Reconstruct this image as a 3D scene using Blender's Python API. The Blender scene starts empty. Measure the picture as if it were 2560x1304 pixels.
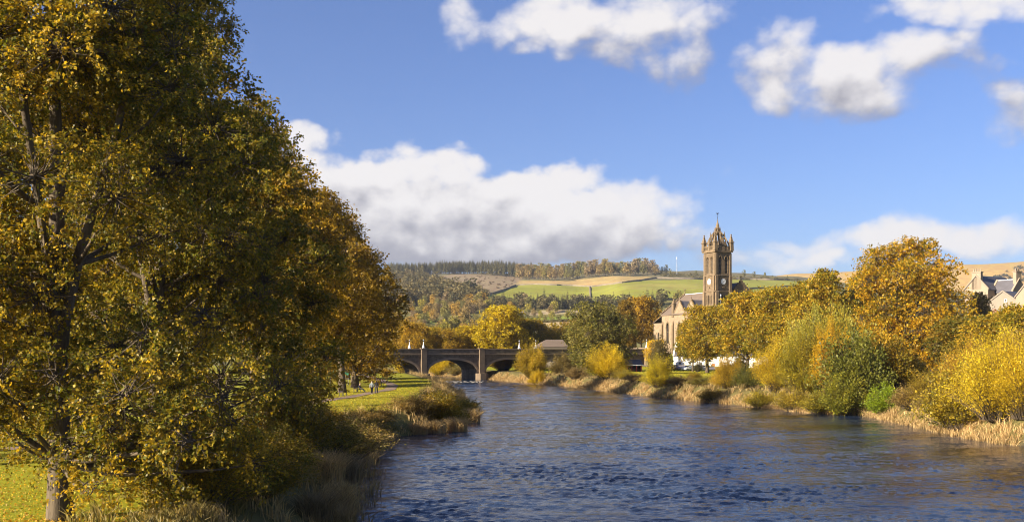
import bpy, bmesh, math, random
import numpy as np
from mathutils import Vector, Matrix

R = math.radians
scene = bpy.context.scene
col = scene.collection
FOC, HZ, CX, CAMZ = 2500.0, 876.0, 1280.0, 8.0      # lens in pixels of the 2560 px photograph, horizon row, eye height over the water

# ---------------------------------------------------------------- camera
cam_d = bpy.data.cameras.new('camera')
cam = bpy.data.objects.new('camera', cam_d)
col.objects.link(cam)
cam.location = (0, 0, CAMZ)
cam.rotation_euler = (R(90), 0, 0)
cam_d.sensor_width = 36.0
cam_d.lens = 36.0 * FOC / 2560.0
cam_d.shift_y = (HZ - 652.0) / 2560.0
cam_d.clip_start = 0.5
cam_d.clip_end = 20000
scene.camera = cam

# ---------------------------------------------------------------- sun, sky, exposure
SUN_EL = R(21.5)
SUN_AZ = math.atan2(-0.86, -0.51)                    # measured from +Y towards +X
sun_vec = Vector((math.sin(SUN_AZ) * math.cos(SUN_EL), math.cos(SUN_AZ) * math.cos(SUN_EL), math.sin(SUN_EL)))
sun_d = bpy.data.lights.new('sun', 'SUN')
sun_d.energy = 5.0
sun_d.angle = R(0.5)
sun_d.color = (1.0, 0.87, 0.68)
sun = bpy.data.objects.new('sun', sun_d)
sun.rotation_euler = sun_vec.to_track_quat('Z', 'Y').to_euler()
col.objects.link(sun)

scene.view_settings.view_transform = 'Standard'
scene.view_settings.look = 'None'
scene.view_settings.exposure = 1.6
scene.view_settings.gamma = 1.0
scene.view_settings.use_curve_mapping = False
cy = scene.cycles
cy.use_denoising = True
cy.filter_width = 1.0
cy.max_bounces = 7
cy.diffuse_bounces = 3
cy.glossy_bounces = 3
cy.transmission_bounces = 4
cy.transparent_max_bounces = 8
cy.volume_bounces = 0
cy.caustics_reflective = False
cy.caustics_refractive = False
cy.sample_clamp_indirect = 6.0

world = bpy.data.worlds.new('World')
scene.world = world
world.use_nodes = True


class NT:
    """small helper to write node trees as expressions"""
    def __init__(self, tree):
        self.t = tree
    def node(self, kind, **kw):
        n = self.t.nodes.new(kind)
        for k, v in kw.items():
            setattr(n, k, v)
        return n
    def put(self, sock, v):
        if isinstance(v, bpy.types.NodeSocket):
            self.t.links.new(v, sock)
        elif v is not None:
            if hasattr(sock, 'default_value'):
                if sock.type == 'RGBA' and len(v) == 3:
                    v = (*v, 1.0)
                sock.default_value = v
    def m(self, op, a, b=None, c=None, clamp=False):
        n = self.node('ShaderNodeMath', operation=op, use_clamp=clamp)
        self.put(n.inputs[0], a); self.put(n.inputs[1], b)
        if c is not None:
            self.put(n.inputs[2], c)
        return n.outputs[0]
    def vm(self, op, a, b=None, scale=None):
        n = self.node('ShaderNodeVectorMath', operation=op)
        self.put(n.inputs[0], a)
        if b is not None:
            self.put(n.inputs[1], b)
        if scale is not None:
            self.put(n.inputs['Scale'], scale)
        return n.outputs[0]
    def noise(self, vec, scale=5, detail=2, rough=0.5, dist=0.0):
        n = self.node('ShaderNodeTexNoise')
        self.put(n.inputs['Vector'], vec)
        n.inputs['Scale'].default_value = scale
        n.inputs['Detail'].default_value = detail
        n.inputs['Roughness'].default_value = rough
        n.inputs['Distortion'].default_value = dist
        return n.outputs['Fac']
    def mix(self, f, a, b, blend='MIX'):
        n = self.node('ShaderNodeMix', data_type='RGBA', blend_type=blend)
        self.put(n.inputs[0], f); self.put(n.inputs[6], a); self.put(n.inputs[7], b)
        return n.outputs[2]
    def mixf(self, f, a, b):
        n = self.node('ShaderNodeMix', data_type='FLOAT')
        self.put(n.inputs[0], f); self.put(n.inputs[2], a); self.put(n.inputs[3], b)
        return n.outputs[0]
    def step(self, v, lo, hi):
        n = self.node('ShaderNodeMapRange', interpolation_type='SMOOTHSTEP')
        self.put(n.inputs[0], v)
        n.inputs[1].default_value = lo; n.inputs[2].default_value = hi
        return n.outputs[0]
    def mapped(self, vec, scale, rot=(0, 0, 0)):
        n = self.node('ShaderNodeMapping')
        self.put(n.inputs['Vector'], vec)
        n.inputs['Scale'].default_value = scale
        n.inputs['Rotation'].default_value = rot
        return n.outputs[0]


# clouds: banks given by the direction in which they stand (azimuth, elevation), broken up by noise
def azel(px, py):
    u = (px - CX) / FOC
    return math.atan(u), math.atan((HZ - py) / FOC / math.sqrt(1 + u * u))

CLOUDS = [  # centre, half width, half height (photograph pixels), weight
    (1000, 520, 350, 185, 1.9), (1360, 540, 350, 140, 1.9), (1210, 600, 480, 85, 1.9), (770, 400, 160, 90, 1.3),
    (1560, 550, 230, 105, 1.8), (1660, 610, 190, 60, .9), (1150, 50, 90, 85, 1.1), (1400, 50, 210, 110, 1.5), (1640, 60, 230, 125, 1.4),
    (1700, 150, 130, 85, 1.1), (1950, 170, 145, 105, 1.5), (2210, 190, 320, 92, 1.5), (2400, 10, 290, 80, 1.5),
    (2540, 285, 140, 75, 1.2), (2350, 600, 600, 50, 1.5), (2000, 650, 360, 42, 1.1), (600, 470, 330, 150, 1.4),
    (1840, 430, 60, 25, .18), (1990, 560, 190, 22, .35)]
cg = bpy.data.node_groups.new('cloud_cover', 'ShaderNodeTree')
cg.interface.new_socket('Direction', in_out='INPUT', socket_type='NodeSocketVector')
cg.interface.new_socket('Cover', in_out='OUTPUT', socket_type='NodeSocketFloat')
g = NT(cg)
gi = g.node('NodeGroupInput'); go = g.node('NodeGroupOutput')
d0 = g.vm('NORMALIZE', gi.outputs[0])
warp = g.node('ShaderNodeTexNoise')
g.put(warp.inputs['Vector'], d0); warp.inputs['Scale'].default_value = 9; warp.inputs['Detail'].default_value = 5
wv = g.vm('SCALE', g.vm('SUBTRACT', warp.outputs['Color'], (.5, .5, .5)), scale=0.07)
d1 = g.vm('ADD', d0, wv)
sx = g.node('ShaderNodeSeparateXYZ'); g.put(sx.inputs[0], d1)
az = g.m('ARCTAN2', sx.outputs[0], sx.outputs[1])
el = g.m('ARCSINE', g.m('MINIMUM', g.m('MAXIMUM', sx.outputs[2], -1.0), 1.0))
best = None
for (px, py, w, h, k) in CLOUDS:
    a0, e0 = azel(px, py)
    da = g.m('MULTIPLY', g.m('SUBTRACT', az, a0), FOC / w * math.cos(a0) ** -2)
    de = g.m('MULTIPLY', g.m('SUBTRACT', el, e0), FOC / h)
    rr = g.m('ADD', g.m('MULTIPLY', da, da), g.m('MULTIPLY', de, de))
    b = g.m('MULTIPLY', g.m('SUBTRACT', 1.0, rr), k)
    best = b if best is None else g.m('SMOOTH_MAX', best, b, 0.35)
# the same kind of broken cloud all round, outside the banks named above
gen = g.noise(g.vm('MULTIPLY', d0, (1, 1, 2.2)), 2.6, 3, .5)
gen = g.m('MULTIPLY', g.m('SUBTRACT', gen, 0.53), 6.0)
gen = g.m('SUBTRACT', gen, g.m('MULTIPLY', g.m('SUBTRACT', 1.0, g.step(g.m('ABSOLUTE', az), .55, .8)), 4.0))
best = g.m('MAXIMUM', best, gen)
vo = g.node('ShaderNodeTexVoronoi', feature='F1'); g.put(vo.inputs['Vector'], g.vm('MULTIPLY', d1, (1, 1, 1.25))); vo.inputs['Scale'].default_value = 26; vo.inputs['Detail'].default_value = 1.0
fine = g.noise(g.vm('MULTIPLY', d0, (1, 1, 1.5)), 16, 10, .61)
dens = g.m('ADD', g.m('MAXIMUM', best, -1.5), g.m('ADD', g.m('MULTIPLY', g.m('SUBTRACT', fine, .5), 2.4), g.m('MULTIPLY', g.m('SUBTRACT', .50, vo.outputs['Distance']), .95)))
g.put(go.inputs[0], dens)

w = NT(world.node_tree)
w.t.nodes.clear()
out = w.node('ShaderNodeOutputWorld')
tc = w.node('ShaderNodeTexCoord')
sky = w.node('ShaderNodeTexSky', sky_type='NISHITA')
sky.sun_disc = False
sky.sun_elevation = SUN_EL
sky.sun_rotation = SUN_AZ
sky.air_density = 1.0
sky.dust_density = 1.0
sky.ozone_density = 2.5
def cover(off):
    n = w.node('ShaderNodeGroup'); n.node_tree = cg
    w.put(n.inputs[0], w.vm('ADD', tc.outputs['Generated'], off))
    return n.outputs[0]
c0 = cover((0, 0, 0))
c1 = cover((sun_vec.x * .010, 0.0, 0.014))
c2 = cover((sun_vec.x * .05, 0.0, 0.06))
se = w.node('ShaderNodeSeparateXYZ'); w.put(se.inputs[0], tc.outputs['Generated'])
mask = w.mixf(w.m('MAXIMUM', w.step(se.outputs[2], .19, .27), w.step(se.outputs[0], .06, .16)), w.step(c0, 0.02, .8), w.step(c0, 0.0, 1.25))
lit = w.m('ADD', w.m('MULTIPLY', w.m('SUBTRACT', c0, c1), .62), w.m('MULTIPLY', w.m('SUBTRACT', c0, c2), .42))
thick = w.m('MULTIPLY', w.step(c0, 0.5, 2.6), w.m('ADD', .35, w.m('MULTIPLY', w.noise(w.vm('MULTIPLY', tc.outputs['Generated'], (1, 1, 2.5)), 7, 4, .55), 1.3)))
lit = w.m('SUBTRACT', w.m('ADD', lit, .49), w.m('MULTIPLY', thick, .34))
lit = w.step(lit, -.25, 1.55)
ccol = w.mix(lit, (0.32, 0.315, 0.37), (0.89, 0.855, 0.845))
bg1 = w.node('ShaderNodeBackground')
w.put(bg1.inputs[0], w.mix(1.0, sky.outputs[0], (0.67, 0.79, 1.17), 'MULTIPLY'))
bg1.inputs[1].default_value = 0.047
bg2 = w.node('ShaderNodeBackground')
w.put(bg2.inputs[0], ccol)
bg2.inputs[1].default_value = 0.345
mx = w.node('ShaderNodeMixShader')
w.put(mx.inputs[0], w.m('MULTIPLY', mask, .96))
w.t.links.new(bg1.outputs[0], mx.inputs[1]); w.t.links.new(bg2.outputs[0], mx.inputs[2])
w.t.links.new(mx.outputs[0], out.inputs[0])

# ---------------------------------------------------------------- helpers
def smooth(t):
    t = np.clip(t, 0, 1)
    return t * t * (3 - 2 * t)

def mesh_np(name, verts, quads=None, tris=None, mats=(), midx=None, colors=None, flat=True):
    """one mesh from numpy arrays"""
    me = bpy.data.meshes.new(name)
    verts = np.asarray(verts, dtype=np.float32)
    nq = 0 if quads is None else len(quads); nt = 0 if tris is None else len(tris)
    me.vertices.add(len(verts)); me.vertices.foreach_set('co', verts.ravel())
    loops = np.concatenate([np.asarray(quads, dtype=np.int32).ravel() if nq else np.zeros(0, np.int32),
                            np.asarray(tris, dtype=np.int32).ravel() if nt else np.zeros(0, np.int32)])
    me.loops.add(len(loops)); me.loops.foreach_set('vertex_index', loops)
    st = np.concatenate([np.arange(nq) * 4, nq * 4 + np.arange(nt) * 3]).astype(np.int32)
    me.polygons.add(nq + nt); me.polygons.foreach_set('loop_start', st)
    if not flat:
        me.polygons.foreach_set('use_smooth', np.ones(nq + nt, dtype=bool))
    for m_ in mats:
        me.materials.append(m_)
    if midx is not None:
        me.polygons.foreach_set('material_index', np.asarray(midx, dtype=np.int32))
    if colors is not None:
        at = me.color_attributes.new('Col', 'FLOAT_COLOR', 'POINT')
        c4 = np.ones((len(verts), 4), np.float32); c4[:, :colors.shape[1]] = colors
        at.data.foreach_set('color', c4.ravel())
    me.update(calc_edges=True)
    return me

def link(name, me, parent=None, loc=None, rz=None):
    o = bpy.data.objects.new(name, me)
    col.objects.link(o)
    if parent is not None:
        o.parent = parent
    if loc is not None:
        o.location = loc
    if rz is not None:
        o.rotation_euler = (0, 0, rz)
    return o

def tag(o, label=None, cat=None, group=None, kind=None):
    if label: o['label'] = label
    if cat: o['category'] = cat
    if group: o['group'] = group
    if kind: o['kind'] = kind
    return o

def thing(name, label, cat, loc=(0, 0, 0), rz=0.0, group=None):
    o = bpy.data.objects.new(name, None)
    o.empty_display_size = .3
    col.objects.link(o)
    o.location = loc; o.rotation_euler = (0, 0, rz)
    return tag(o, label, cat, group)

def copy_tree(src, parent=None):
    c = src.copy(); col.objects.link(c); c.parent = parent
    for ch in src.children:
        copy_tree(ch, c)
    return c

class MB:
    """collects boxes, prisms, tubes and lathes into one mesh"""
    def __init__(self):
        self.v = []; self.f = []
    def add(self, vs, fs):
        n = len(self.v); self.v.extend([tuple(p) for p in vs]); self.f.extend([tuple(i + n for i in q) for q in fs])
        return self
    def box(self, x0, x1, y0, y1, z0, z1):
        return self.add([(x0, y0, z0), (x1, y0, z0), (x1, y1, z0), (x0, y1, z0), (x0, y0, z1), (x1, y0, z1), (x1, y1, z1), (x0, y1, z1)],
                        [(0, 3, 2, 1), (4, 5, 6, 7), (0, 1, 5, 4), (1, 2, 6, 5), (2, 3, 7, 6), (3, 0, 4, 7)])
    def frustum(self, cx, cy_, z0, z1, hx0, hy0, hx1, hy1, dx=0, dy=0):
        a = [(cx - hx0, cy_ - hy0, z0), (cx + hx0, cy_ - hy0, z0), (cx + hx0, cy_ + hy0, z0), (cx - hx0, cy_ + hy0, z0)]
        b = [(cx + dx - hx1, cy_ + dy - hy1, z1), (cx + dx + hx1, cy_ + dy - hy1, z1), (cx + dx + hx1, cy_ + dy + hy1, z1), (cx + dx - hx1, cy_ + dy + hy1, z1)]
        return self.add(a + b, [(0, 3, 2, 1), (4, 5, 6, 7), (0, 1, 5, 4), (1, 2, 6, 5), (2, 3, 7, 6), (3, 0, 4, 7)])
    def prism(self, prof, axis, a, b):
        """extrude a closed 2-D profile along axis x / y / z between a and b"""
        n = len(prof)
        def pt(p, q):
            return {'x': (q, p[0], p[1]), 'y': (p[0], q, p[1]), 'z': (p[0], p[1], q)}[axis]
        vs = [pt(p, a) for p in prof] + [pt(p, b) for p in prof]
        fs = [tuple(range(n - 1, -1, -1)), tuple(range(n, 2 * n))] + [(i, (i + 1) % n, n + (i + 1) % n, n + i) for i in range(n)]
        return self.add(vs, fs)
    def lathe(self, prof, cx=0, cy_=0, n=10):
        vs = []; fs = []
        for (r, z) in prof:
            for k in range(n):
                t = 2 * math.pi * k / n
                vs.append((cx + r * math.cos(t), cy_ + r * math.sin(t), z))
        for i in range(len(prof) - 1):
            for k in range(n):
                fs.append((i * n + k, i * n + (k + 1) % n, (i + 1) * n + (k + 1) % n, (i + 1) * n + k))
        fs.append(tuple(range(n - 1, -1, -1))); fs.append(tuple((len(prof) - 1) * n + k for k in range(n)))
        return self.add(vs, fs)
    def tube(self, pts, r, n=6, r1=None):
        pts = [Vector(p) for p in pts]; vs = []; fs = []
        for i, p in enumerate(pts):
            t = (pts[min(i + 1, len(pts) - 1)] - pts[max(i - 1, 0)]).normalized()
            a = t.cross(Vector((0, 0, 1)))
            if a.length < 1e-3:
                a = Vector((1, 0, 0))
            a.normalize(); b = t.cross(a)
            rr = r if r1 is None else r + (r1 - r) * i / (len(pts) - 1)
            for k in range(n):
                th = 2 * math.pi * k / n
                vs.append(p + a * rr * math.cos(th) + b * rr * math.sin(th))
        for i in range(len(pts) - 1):
            for k in range(n):
                fs.append((i * n + k, i * n + (k + 1) % n, (i + 1) * n + (k + 1) % n, (i + 1) * n + k))
        fs.append(tuple(range(n - 1, -1, -1))); fs.append(tuple((len(pts) - 1) * n + k for k in range(n)))
        return self.add(vs, fs)
    def wall(self, o, ux, nrm, width, z0, top, openings=(), depth=.3, reveal=True):
        """outer face of a wall with real openings; top is a list of (x, z), openings are (centre, width, sill, head, kind)"""
        ux = Vector(ux); nrm = Vector(nrm); o = Vector(o)
        tx = [p[0] for p in top]; tz = [p[1] for p in top]
        def head(op, x):
            c, wd, zb, zt, k = op
            u = max(-1.0, min(1.0, (x - c) / (wd / 2)))
            if k == 'rect':
                return zt
            if k == 'ell':
                return op[2] + (zt - op[2]) * math.sqrt(max(0, 1 - u * u))
            rise = min(wd * .95, (zt - zb) * .6)            # pointed
            return zt - rise + rise * math.sqrt(max(0, 1 - ((abs(u) + .55) / 1.55) ** 2)) / math.sqrt(1 - (.55 / 1.55) ** 2)
        xs = set([0.0, width] + [x for x in tx if 0 < x < width])
        for op in openings:
            ns = 1 if op[4] == 'rect' else (24 if op[4] == 'ell' else 8)
            for i in range(ns + 1):
                u = -math.cos(math.pi * i / ns) if ns > 1 else -1 + 2 * i
                xs.add(round(op[0] + op[1] / 2 * u, 5))
        xs = sorted(xs)
        P = lambda x, z, dp=0.0: o + ux * x - nrm * dp + Vector((0, 0, z))
        T = lambda x: float(np.interp(x, tx, tz))
        for xa, xb in zip(xs[:-1], xs[1:]):
            if xb - xa < 1e-4:
                continue
            mid = (xa + xb) / 2
            op = next((q for q in openings if abs(mid - q[0]) < q[1] / 2), None)
            if op is None:
                self.add([P(xa, z0), P(xb, z0), P(xb, T(xb)), P(xa, T(xa))], [(0, 1, 2, 3)])
                continue
            zb = op[2]
            if zb > z0 + 1e-3 and op[4] != 'ell':
                self.add([P(xa, z0), P(xb, z0), P(xb, zb), P(xa, zb)], [(0, 1, 2, 3)])
            ha, hb = head(op, xa), head(op, xb)
            self.add([P(xa, ha), P(xb, hb), P(xb, T(xb)), P(xa, T(xa))], [(0, 1, 2, 3)])
            if reveal:
                self.add([P(xa, ha), P(xb, hb), P(xb, hb, depth), P(xa, ha, depth)], [(3, 2, 1, 0)])
                if op[4] != 'ell':
                    self.add([P(xa, zb), P(xb, zb), P(xb, zb, depth), P(xa, zb, depth)], [(0, 1, 2, 3)])
        if reveal:
            for op in openings:
                for s in (-1, 1):
                    x = op[0] + s * op[1] / 2
                    zl = z0 if op[4] == 'ell' else op[2]
                    h = head(op, x)
                    if h > zl + 1e-3:
                        self.add([P(x, zl), P(x, h), P(x, h, depth), P(x, zl, depth)], [(0, 1, 2, 3)])
        return self
    def build(self, name, mat, parent=None, bevel=0, smooth_=False, loc=None, rz=None):
        me = bpy.data.meshes.new(name)
        me.from_pydata(self.v, [], self.f)
        if mat is not None:
            me.materials.append(mat)
        if bevel:
            bm = bmesh.new(); bm.from_mesh(me)
            bmesh.ops.bevel(bm, geom=bm.edges[:], offset=bevel, segments=1, affect='EDGES')
            bm.to_mesh(me); bm.free()
        if smooth_:
            me.polygons.foreach_set('use_smooth', [True] * len(me.polygons))
        me.update()
        return link(name, me, parent, loc, rz)

# ---------------------------------------------------------------- materials
MATS = {}
def mat(name):
    m_ = bpy.data.materials.new(name)
    m_.use_nodes = True
    t = NT(m_.node_tree)
    t.t.nodes.clear()
    o = t.node('ShaderNodeOutputMaterial')
    MATS[name] = m_
    return m_, t, o

def simple(name, c, rough=.7, spec=.3, var=.18, scale=3.0, bump=0.0, metal=0.0, c2=None, stretch=(1, 1, 1)):
    """a principled surface with uneven tone"""
    m_, t, o = mat(name)
    tc_ = t.node('ShaderNodeTexCoord')
    v = t.mapped(tc_.outputs['Object'], stretch)
    n1 = t.noise(v, scale, 5, .6)
    n2 = t.noise(v, scale * .23, 3, .5)
    k = t.m('ADD', t.m('MULTIPLY', t.m('SUBTRACT', n1, .5), 2 * var), t.m('MULTIPLY', t.m('SUBTRACT', n2, .5), 2 * var))
    c2 = c2 or tuple(x * .55 for x in c)
    base = t.mix(t.m('ADD', k, .25, clamp=True), c, c2)
    p = t.node('ShaderNodeBsdfPrincipled')
    t.put(p.inputs['Base Color'], base)
    p.inputs['Roughness'].default_value = rough
    p.inputs['Specular IOR Level'].default_value = spec
    p.inputs['Metallic'].default_value = metal
    if bump:
        b = t.node('ShaderNodeBump'); b.inputs['Strength'].default_value = .6; b.inputs['Distance'].default_value = bump
        t.put(b.inputs['Height'], n1); t.put(p.inputs['Normal'], b.outputs[0])
    t.t.links.new(p.outputs[0], o.inputs[0])
    return m_

def masonry(name, c, c2, mortar, bw=.6, bh=.3, stain=.35):
    """coursed stone, too far away to tell block from block"""
    m_, t, o = mat(name)
    tc_ = t.node('ShaderNodeTexCoord')
    ge = t.node('ShaderNodeNewGeometry')
    sp = t.node('ShaderNodeSeparateXYZ'); t.put(sp.inputs[0], tc_.outputs['Object'])
    cb = t.node('ShaderNodeCombineXYZ')
    t.put(cb.inputs[0], t.m('ADD', sp.outputs[0], sp.outputs[1])); t.put(cb.inputs[1], sp.outputs[2])
    br = t.node('ShaderNodeTexBrick')
    t.put(br.inputs['Vector'], cb.outputs[0])
    br.inputs['Color1'].default_value = (*c, 1); br.inputs['Color2'].default_value = (*c2, 1); br.inputs['Mortar'].default_value = (*mortar, 1)
    br.inputs['Scale'].default_value = 1.0; br.inputs['Mortar Size'].default_value = .012
    br.inputs['Brick Width'].default_value = bw; br.inputs['Row Height'].default_value = bh
    n1 = t.noise(tc_.outputs['Object'], 1.1, 6, .65); n2 = t.noise(t.mapped(tc_.outputs['Object'], (1, 1, .18)), .9, 4, .6)
    k = t.m('MULTIPLY', t.step(t.m('ADD', t.m('MULTIPLY', n1, .5), t.m('MULTIPLY', n2, .5)), .42, .68), stain)
    base = t.mix(k, br.outputs['Color'], tuple(x * .35 for x in c2))
    p = t.node('ShaderNodeBsdfPrincipled')
    t.put(p.inputs['Base Color'], base); p.inputs['Roughness'].default_value = .85; p.inputs['Specular IOR Level'].default_value = .2
    b = t.node('ShaderNodeBump'); b.inputs['Strength'].default_value = .5; b.inputs['Distance'].default_value = .03
    t.put(b.inputs['Height'], t.m('ADD', t.m('MULTIPLY', n1, .6), br.outputs['Fac'])); t.put(p.inputs['Normal'], b.outputs[0])
    t.t.links.new(p.outputs[0], o.inputs[0])
    return m_

def leaf_mat(name, transl=.48, rough=.48, spec=.28):
    """each leaf lies between the plant's two leaf colours (object colour and tint_b); Col.r picks, Col.g is the leaf's own tone"""
    m_, t, o = mat(name)
    at = t.node('ShaderNodeVertexColor', layer_name='Col')
    sp = t.node('ShaderNodeSeparateColor'); t.put(sp.inputs[0], at.outputs[0])
    oi = t.node('ShaderNodeObjectInfo')
    tb = t.node('ShaderNodeAttribute', attribute_type='OBJECT', attribute_name='tint_b')
    c = t.mix(sp.outputs[0], oi.outputs['Color'], tb.outputs['Color'])
    c = t.mix(1.0, c, t.node('ShaderNodeCombineColor').outputs[0], 'MULTIPLY') if False else c
    hv = t.node('ShaderNodeHueSaturation')
    t.put(hv.inputs['Color'], c)
    t.put(hv.inputs['Value'], t.m('ADD', t.m('MULTIPLY', sp.outputs[1], .8), .6))
    p = t.node('ShaderNodeBsdfPrincipled')
    t.put(p.inputs['Base Color'], hv.outputs[0])
    p.inputs['Roughness'].default_value = rough; p.inputs['Specular IOR Level'].default_value = spec
    tr = t.node('ShaderNodeBsdfTranslucent')
    t.put(tr.inputs[0], t.mix(1.0, hv.outputs[0], (1.3, 1.18, .6), 'MULTIPLY'))
    mx_ = t.node('ShaderNodeMixShader'); mx_.inputs[0].default_value = transl
    t.t.links.new(p.outputs[0], mx_.inputs[1]); t.t.links.new(tr.outputs[0], mx_.inputs[2])
    t.t.links.new(mx_.outputs[0], o.inputs[0])
    return m_

M_LEAF = leaf_mat('leaf')
M_LEAF_FAR = leaf_mat('leaf_far', .25, .7, .2)
M_GRASSBLADE = leaf_mat('grass_blade', .3, .6, .3)
M_BARK = simple('bark', (.12, .092, .06), .9, .2, .9, 9, .07, c2=(.035, .026, .018), stretch=(1, 1, .22))
M_STONE = masonry('tower_sandstone', (.185, .132, .078), (.125, .088, .052), (.15, .115, .08), .7, .33, .45)
M_STONE_TRIM = simple('sandstone_trim', (.195, .14, .083), .85, .2, .6, 1.6, .02, c2=(.075, .054, .033))
M_NAVE = masonry('nave_sandstone', (.29, .215, .138), (.22, .16, .10), (.22, .175, .13), .7, .33, .22)
M_BRIDGE = masonry('bridge_whinstone', (.20, .15, .10), (.115, .086, .06), (.25, .20, .14), .8, .32, .55)
M_BRIDGE_TRIM = simple('bridge_dressed_stone', (.29, .21, .135), .9, .2, .4, 1.3, .02, c2=(.13, .095, .062))
M_PIER = simple('bridge_pier_stone', (.21, .155, .10), .9, .2, .6, 1.3, .02, c2=(.09, .066, .042))
M_SLATE = simple('slate_roof', (.105, .10, .11), .6, .35, .4, 2.2, .01, c2=(.055, .05, .055), stretch=(1, 1, 3))
M_SLATE_WARM = simple('weathered_roof', (.16, .12, .09), .85, .2, .4, 1.6, .01, c2=(.095, .072, .056), stretch=(1, 1, 3))
M_GLASS = simple('window_glass', (.02, .022, .028), .12, .6, .1, 1)
M_DARKSLOT = simple('painted_shade_and_dark_wall', (.03, .026, .022), .8, .2, .2, 2)  # near black: paints the shade behind tower openings, also colours the shelter walls
M_LOUVRE = simple('louvre_timber', (.12, .105, .09), .8, .2, .3, 2)
M_WHITE = simple('white_paint', (.80, .79, .76), .6, .3, .06, 1.2)
M_WHITEWASH = simple('whitewashed_wall', (.80, .785, .74), .85, .2, .08, .8, .01)
M_DIAL = simple('clock_dial', (.82, .81, .78), .5, .3, .04, 1)
M_BLACK = simple('black_paint', (.02, .02, .022), .5, .4, .1, 2)
M_HARL = simple('beige_harling', (.31, .245, .175), .92, .15, .25, 1.4, .02, c2=(.19, .15, .11))
M_HARL_GREY = simple('grey_harling', (.26, .22, .17), .92, .15, .3, 1.4, .02, c2=(.15, .125, .10))
M_REDBRICK = masonry('red_brick', (.42, .155, .085), (.34, .115, .065), (.35, .28, .22), .23, .075, .2)
M_LEAD = simple('lead_flashing', (.55, .56, .58), .55, .4, .12, 2)
M_BENCH = simple('bench_wood', (.13, .075, .045), .7, .3, .3, 5, c2=(.06, .036, .024))
M_IRON = simple('cast_iron', (.03, .03, .032), .5, .4, .2, 3)
M_RED = simple('red_paint', (.33, .035, .02), .55, .4, .1, 2)
M_BROWN_DOOR = simple('varnished_door', (.30, .13, .035), .5, .4, .15, 2)
M_TYRE = simple('tyre_rubber', (.018, .018, .018), .85, .2, .1, 4)
M_RIM = simple('alloy_rim', (.45, .45, .46), .35, .5, .05, 3, metal=.8)
M_GREEN = simple('green_sheet', (.06, .26, .16), .6, .3, .12, 1.5)
M_BLUE = simple('blue_paint', (.02, .10, .38), .5, .4, .1, 1)
M_STEEL = simple('galvanised_steel', (.55, .56, .57), .45, .5, .08, 2, metal=.4)
M_PATH = simple('gravel_path', (.24, .175, .14), .95, .15, .3, 2.2, .01, c2=(.14, .105, .085))
M_TARMAC = simple('tarmac', (.17, .155, .165), .9, .2, .2, 3, .008, c2=(.10, .09, .10))
M_DYKE = simple('dry_stone', (.20, .165, .125), .95, .15, .4, .6, .1, c2=(.09, .075, .06))
M_ROCK = simple('river_stone', (.16, .145, .125), .8, .3, .35, 1.5, .05, c2=(.07, .065, .055))

def paint(name):
    m_, t, o = mat(name)
    oi = t.node('ShaderNodeObjectInfo')
    p = t.node('ShaderNodeBsdfPrincipled')
    t.put(p.inputs['Base Color'], oi.outputs['Color'])
    p.inputs['Roughness'].default_value = .28; p.inputs['Coat Weight'].default_value = .6; p.inputs['Coat Roughness'].default_value = .06
    t.t.links.new(p.outputs[0], o.inputs[0])
    return m_
M_CAR = paint('car_paint')
def cloth(name):
    m_, t, o = mat(name)
    oi = t.node('ShaderNodeObjectInfo'); tc_ = t.node('ShaderNodeTexCoord')
    p = t.node('ShaderNodeBsdfPrincipled')
    t.put(p.inputs['Base Color'], t.mix(t.m('MULTIPLY', t.noise(tc_.outputs['Object'], 9, 4, .6), .5), oi.outputs['Color'], (.01, .01, .012)))
    p.inputs['Roughness'].default_value = .85; p.inputs['Specular IOR Level'].default_value = .2
    t.t.links.new(p.outputs[0], o.inputs[0])
    return m_
M_CLOTH = cloth('cloth')
# ---------------------------------------------------------------- the lie of the land
LB = np.array([(-300, -4), (-40, -6), (20, -6.3), (46.7, -7.0), (60, -8.4), (73, -10.1), (85.5, -10.9), (93, -10.2), (97.5, -7.2), (106, -5.9), (118, -6.2), (128, -7.0),
               (161, -7.6), (190, -9.5), (225, -15.3), (262, -22), (285, -31), (300, -40), (340, -64), (420, -115), (600, -260), (900, -520), (5000, -4200)], float)
RB = np.array([(-300, 48), (-40, 46), (40, 44), (83.7, 42.6), (89, 41.5), (122, 43.5), (130, 37.6), (144, 34.3), (175, 23.8), (213, 15.6), (240, 6), (260, -1), (275, -5.5),
               (290, -10), (305, -17), (330, -33), (362, -60), (430, -105), (620, -255), (920, -510), (5000, -4180)], float)
def bank_l(y): return np.interp(y, LB[:, 0], LB[:, 1])
def bank_r(y): return np.interp(y, RB[:, 0], RB[:, 1])

PROF_D = np.array([400, 500, 700, 800, 950, 1050, 1500, 1750, 1900, 2300, 2800])
PROF_G = np.array([.0, .042, .12, .174, .268, .356, .711, .872, 1.0, .86, .72])
def crest(px): return np.interp(px, [600, 1000, 1150, 1300, 1500, 1650, 1800, 1985, 2200, 2560, 3000], [690, 680, 675, 679, 675, 682, 688, 697, 725, 745, 750])
def moor(px): return np.interp(px, [1700, 1900, 1985, 2100, 2260, 2420, 2560, 2800, 3400], [760, 705, 692, 684, 674, 663, 655, 648, 650])

def wob(x, y, s, seed=0):
    """smooth value noise from a few sines"""
    rs = np.random.RandomState(seed); v = np.zeros_like(np.asarray(x, float))
    for k in range(7):
        a = rs.uniform(0, 6.28); f = rs.uniform(.6, 2.2) / s; p = rs.uniform(0, 6.28)
        v = v + np.sin((x * math.cos(a) + y * math.sin(a)) * f * 6.28 + p)
    return v / 7

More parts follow.
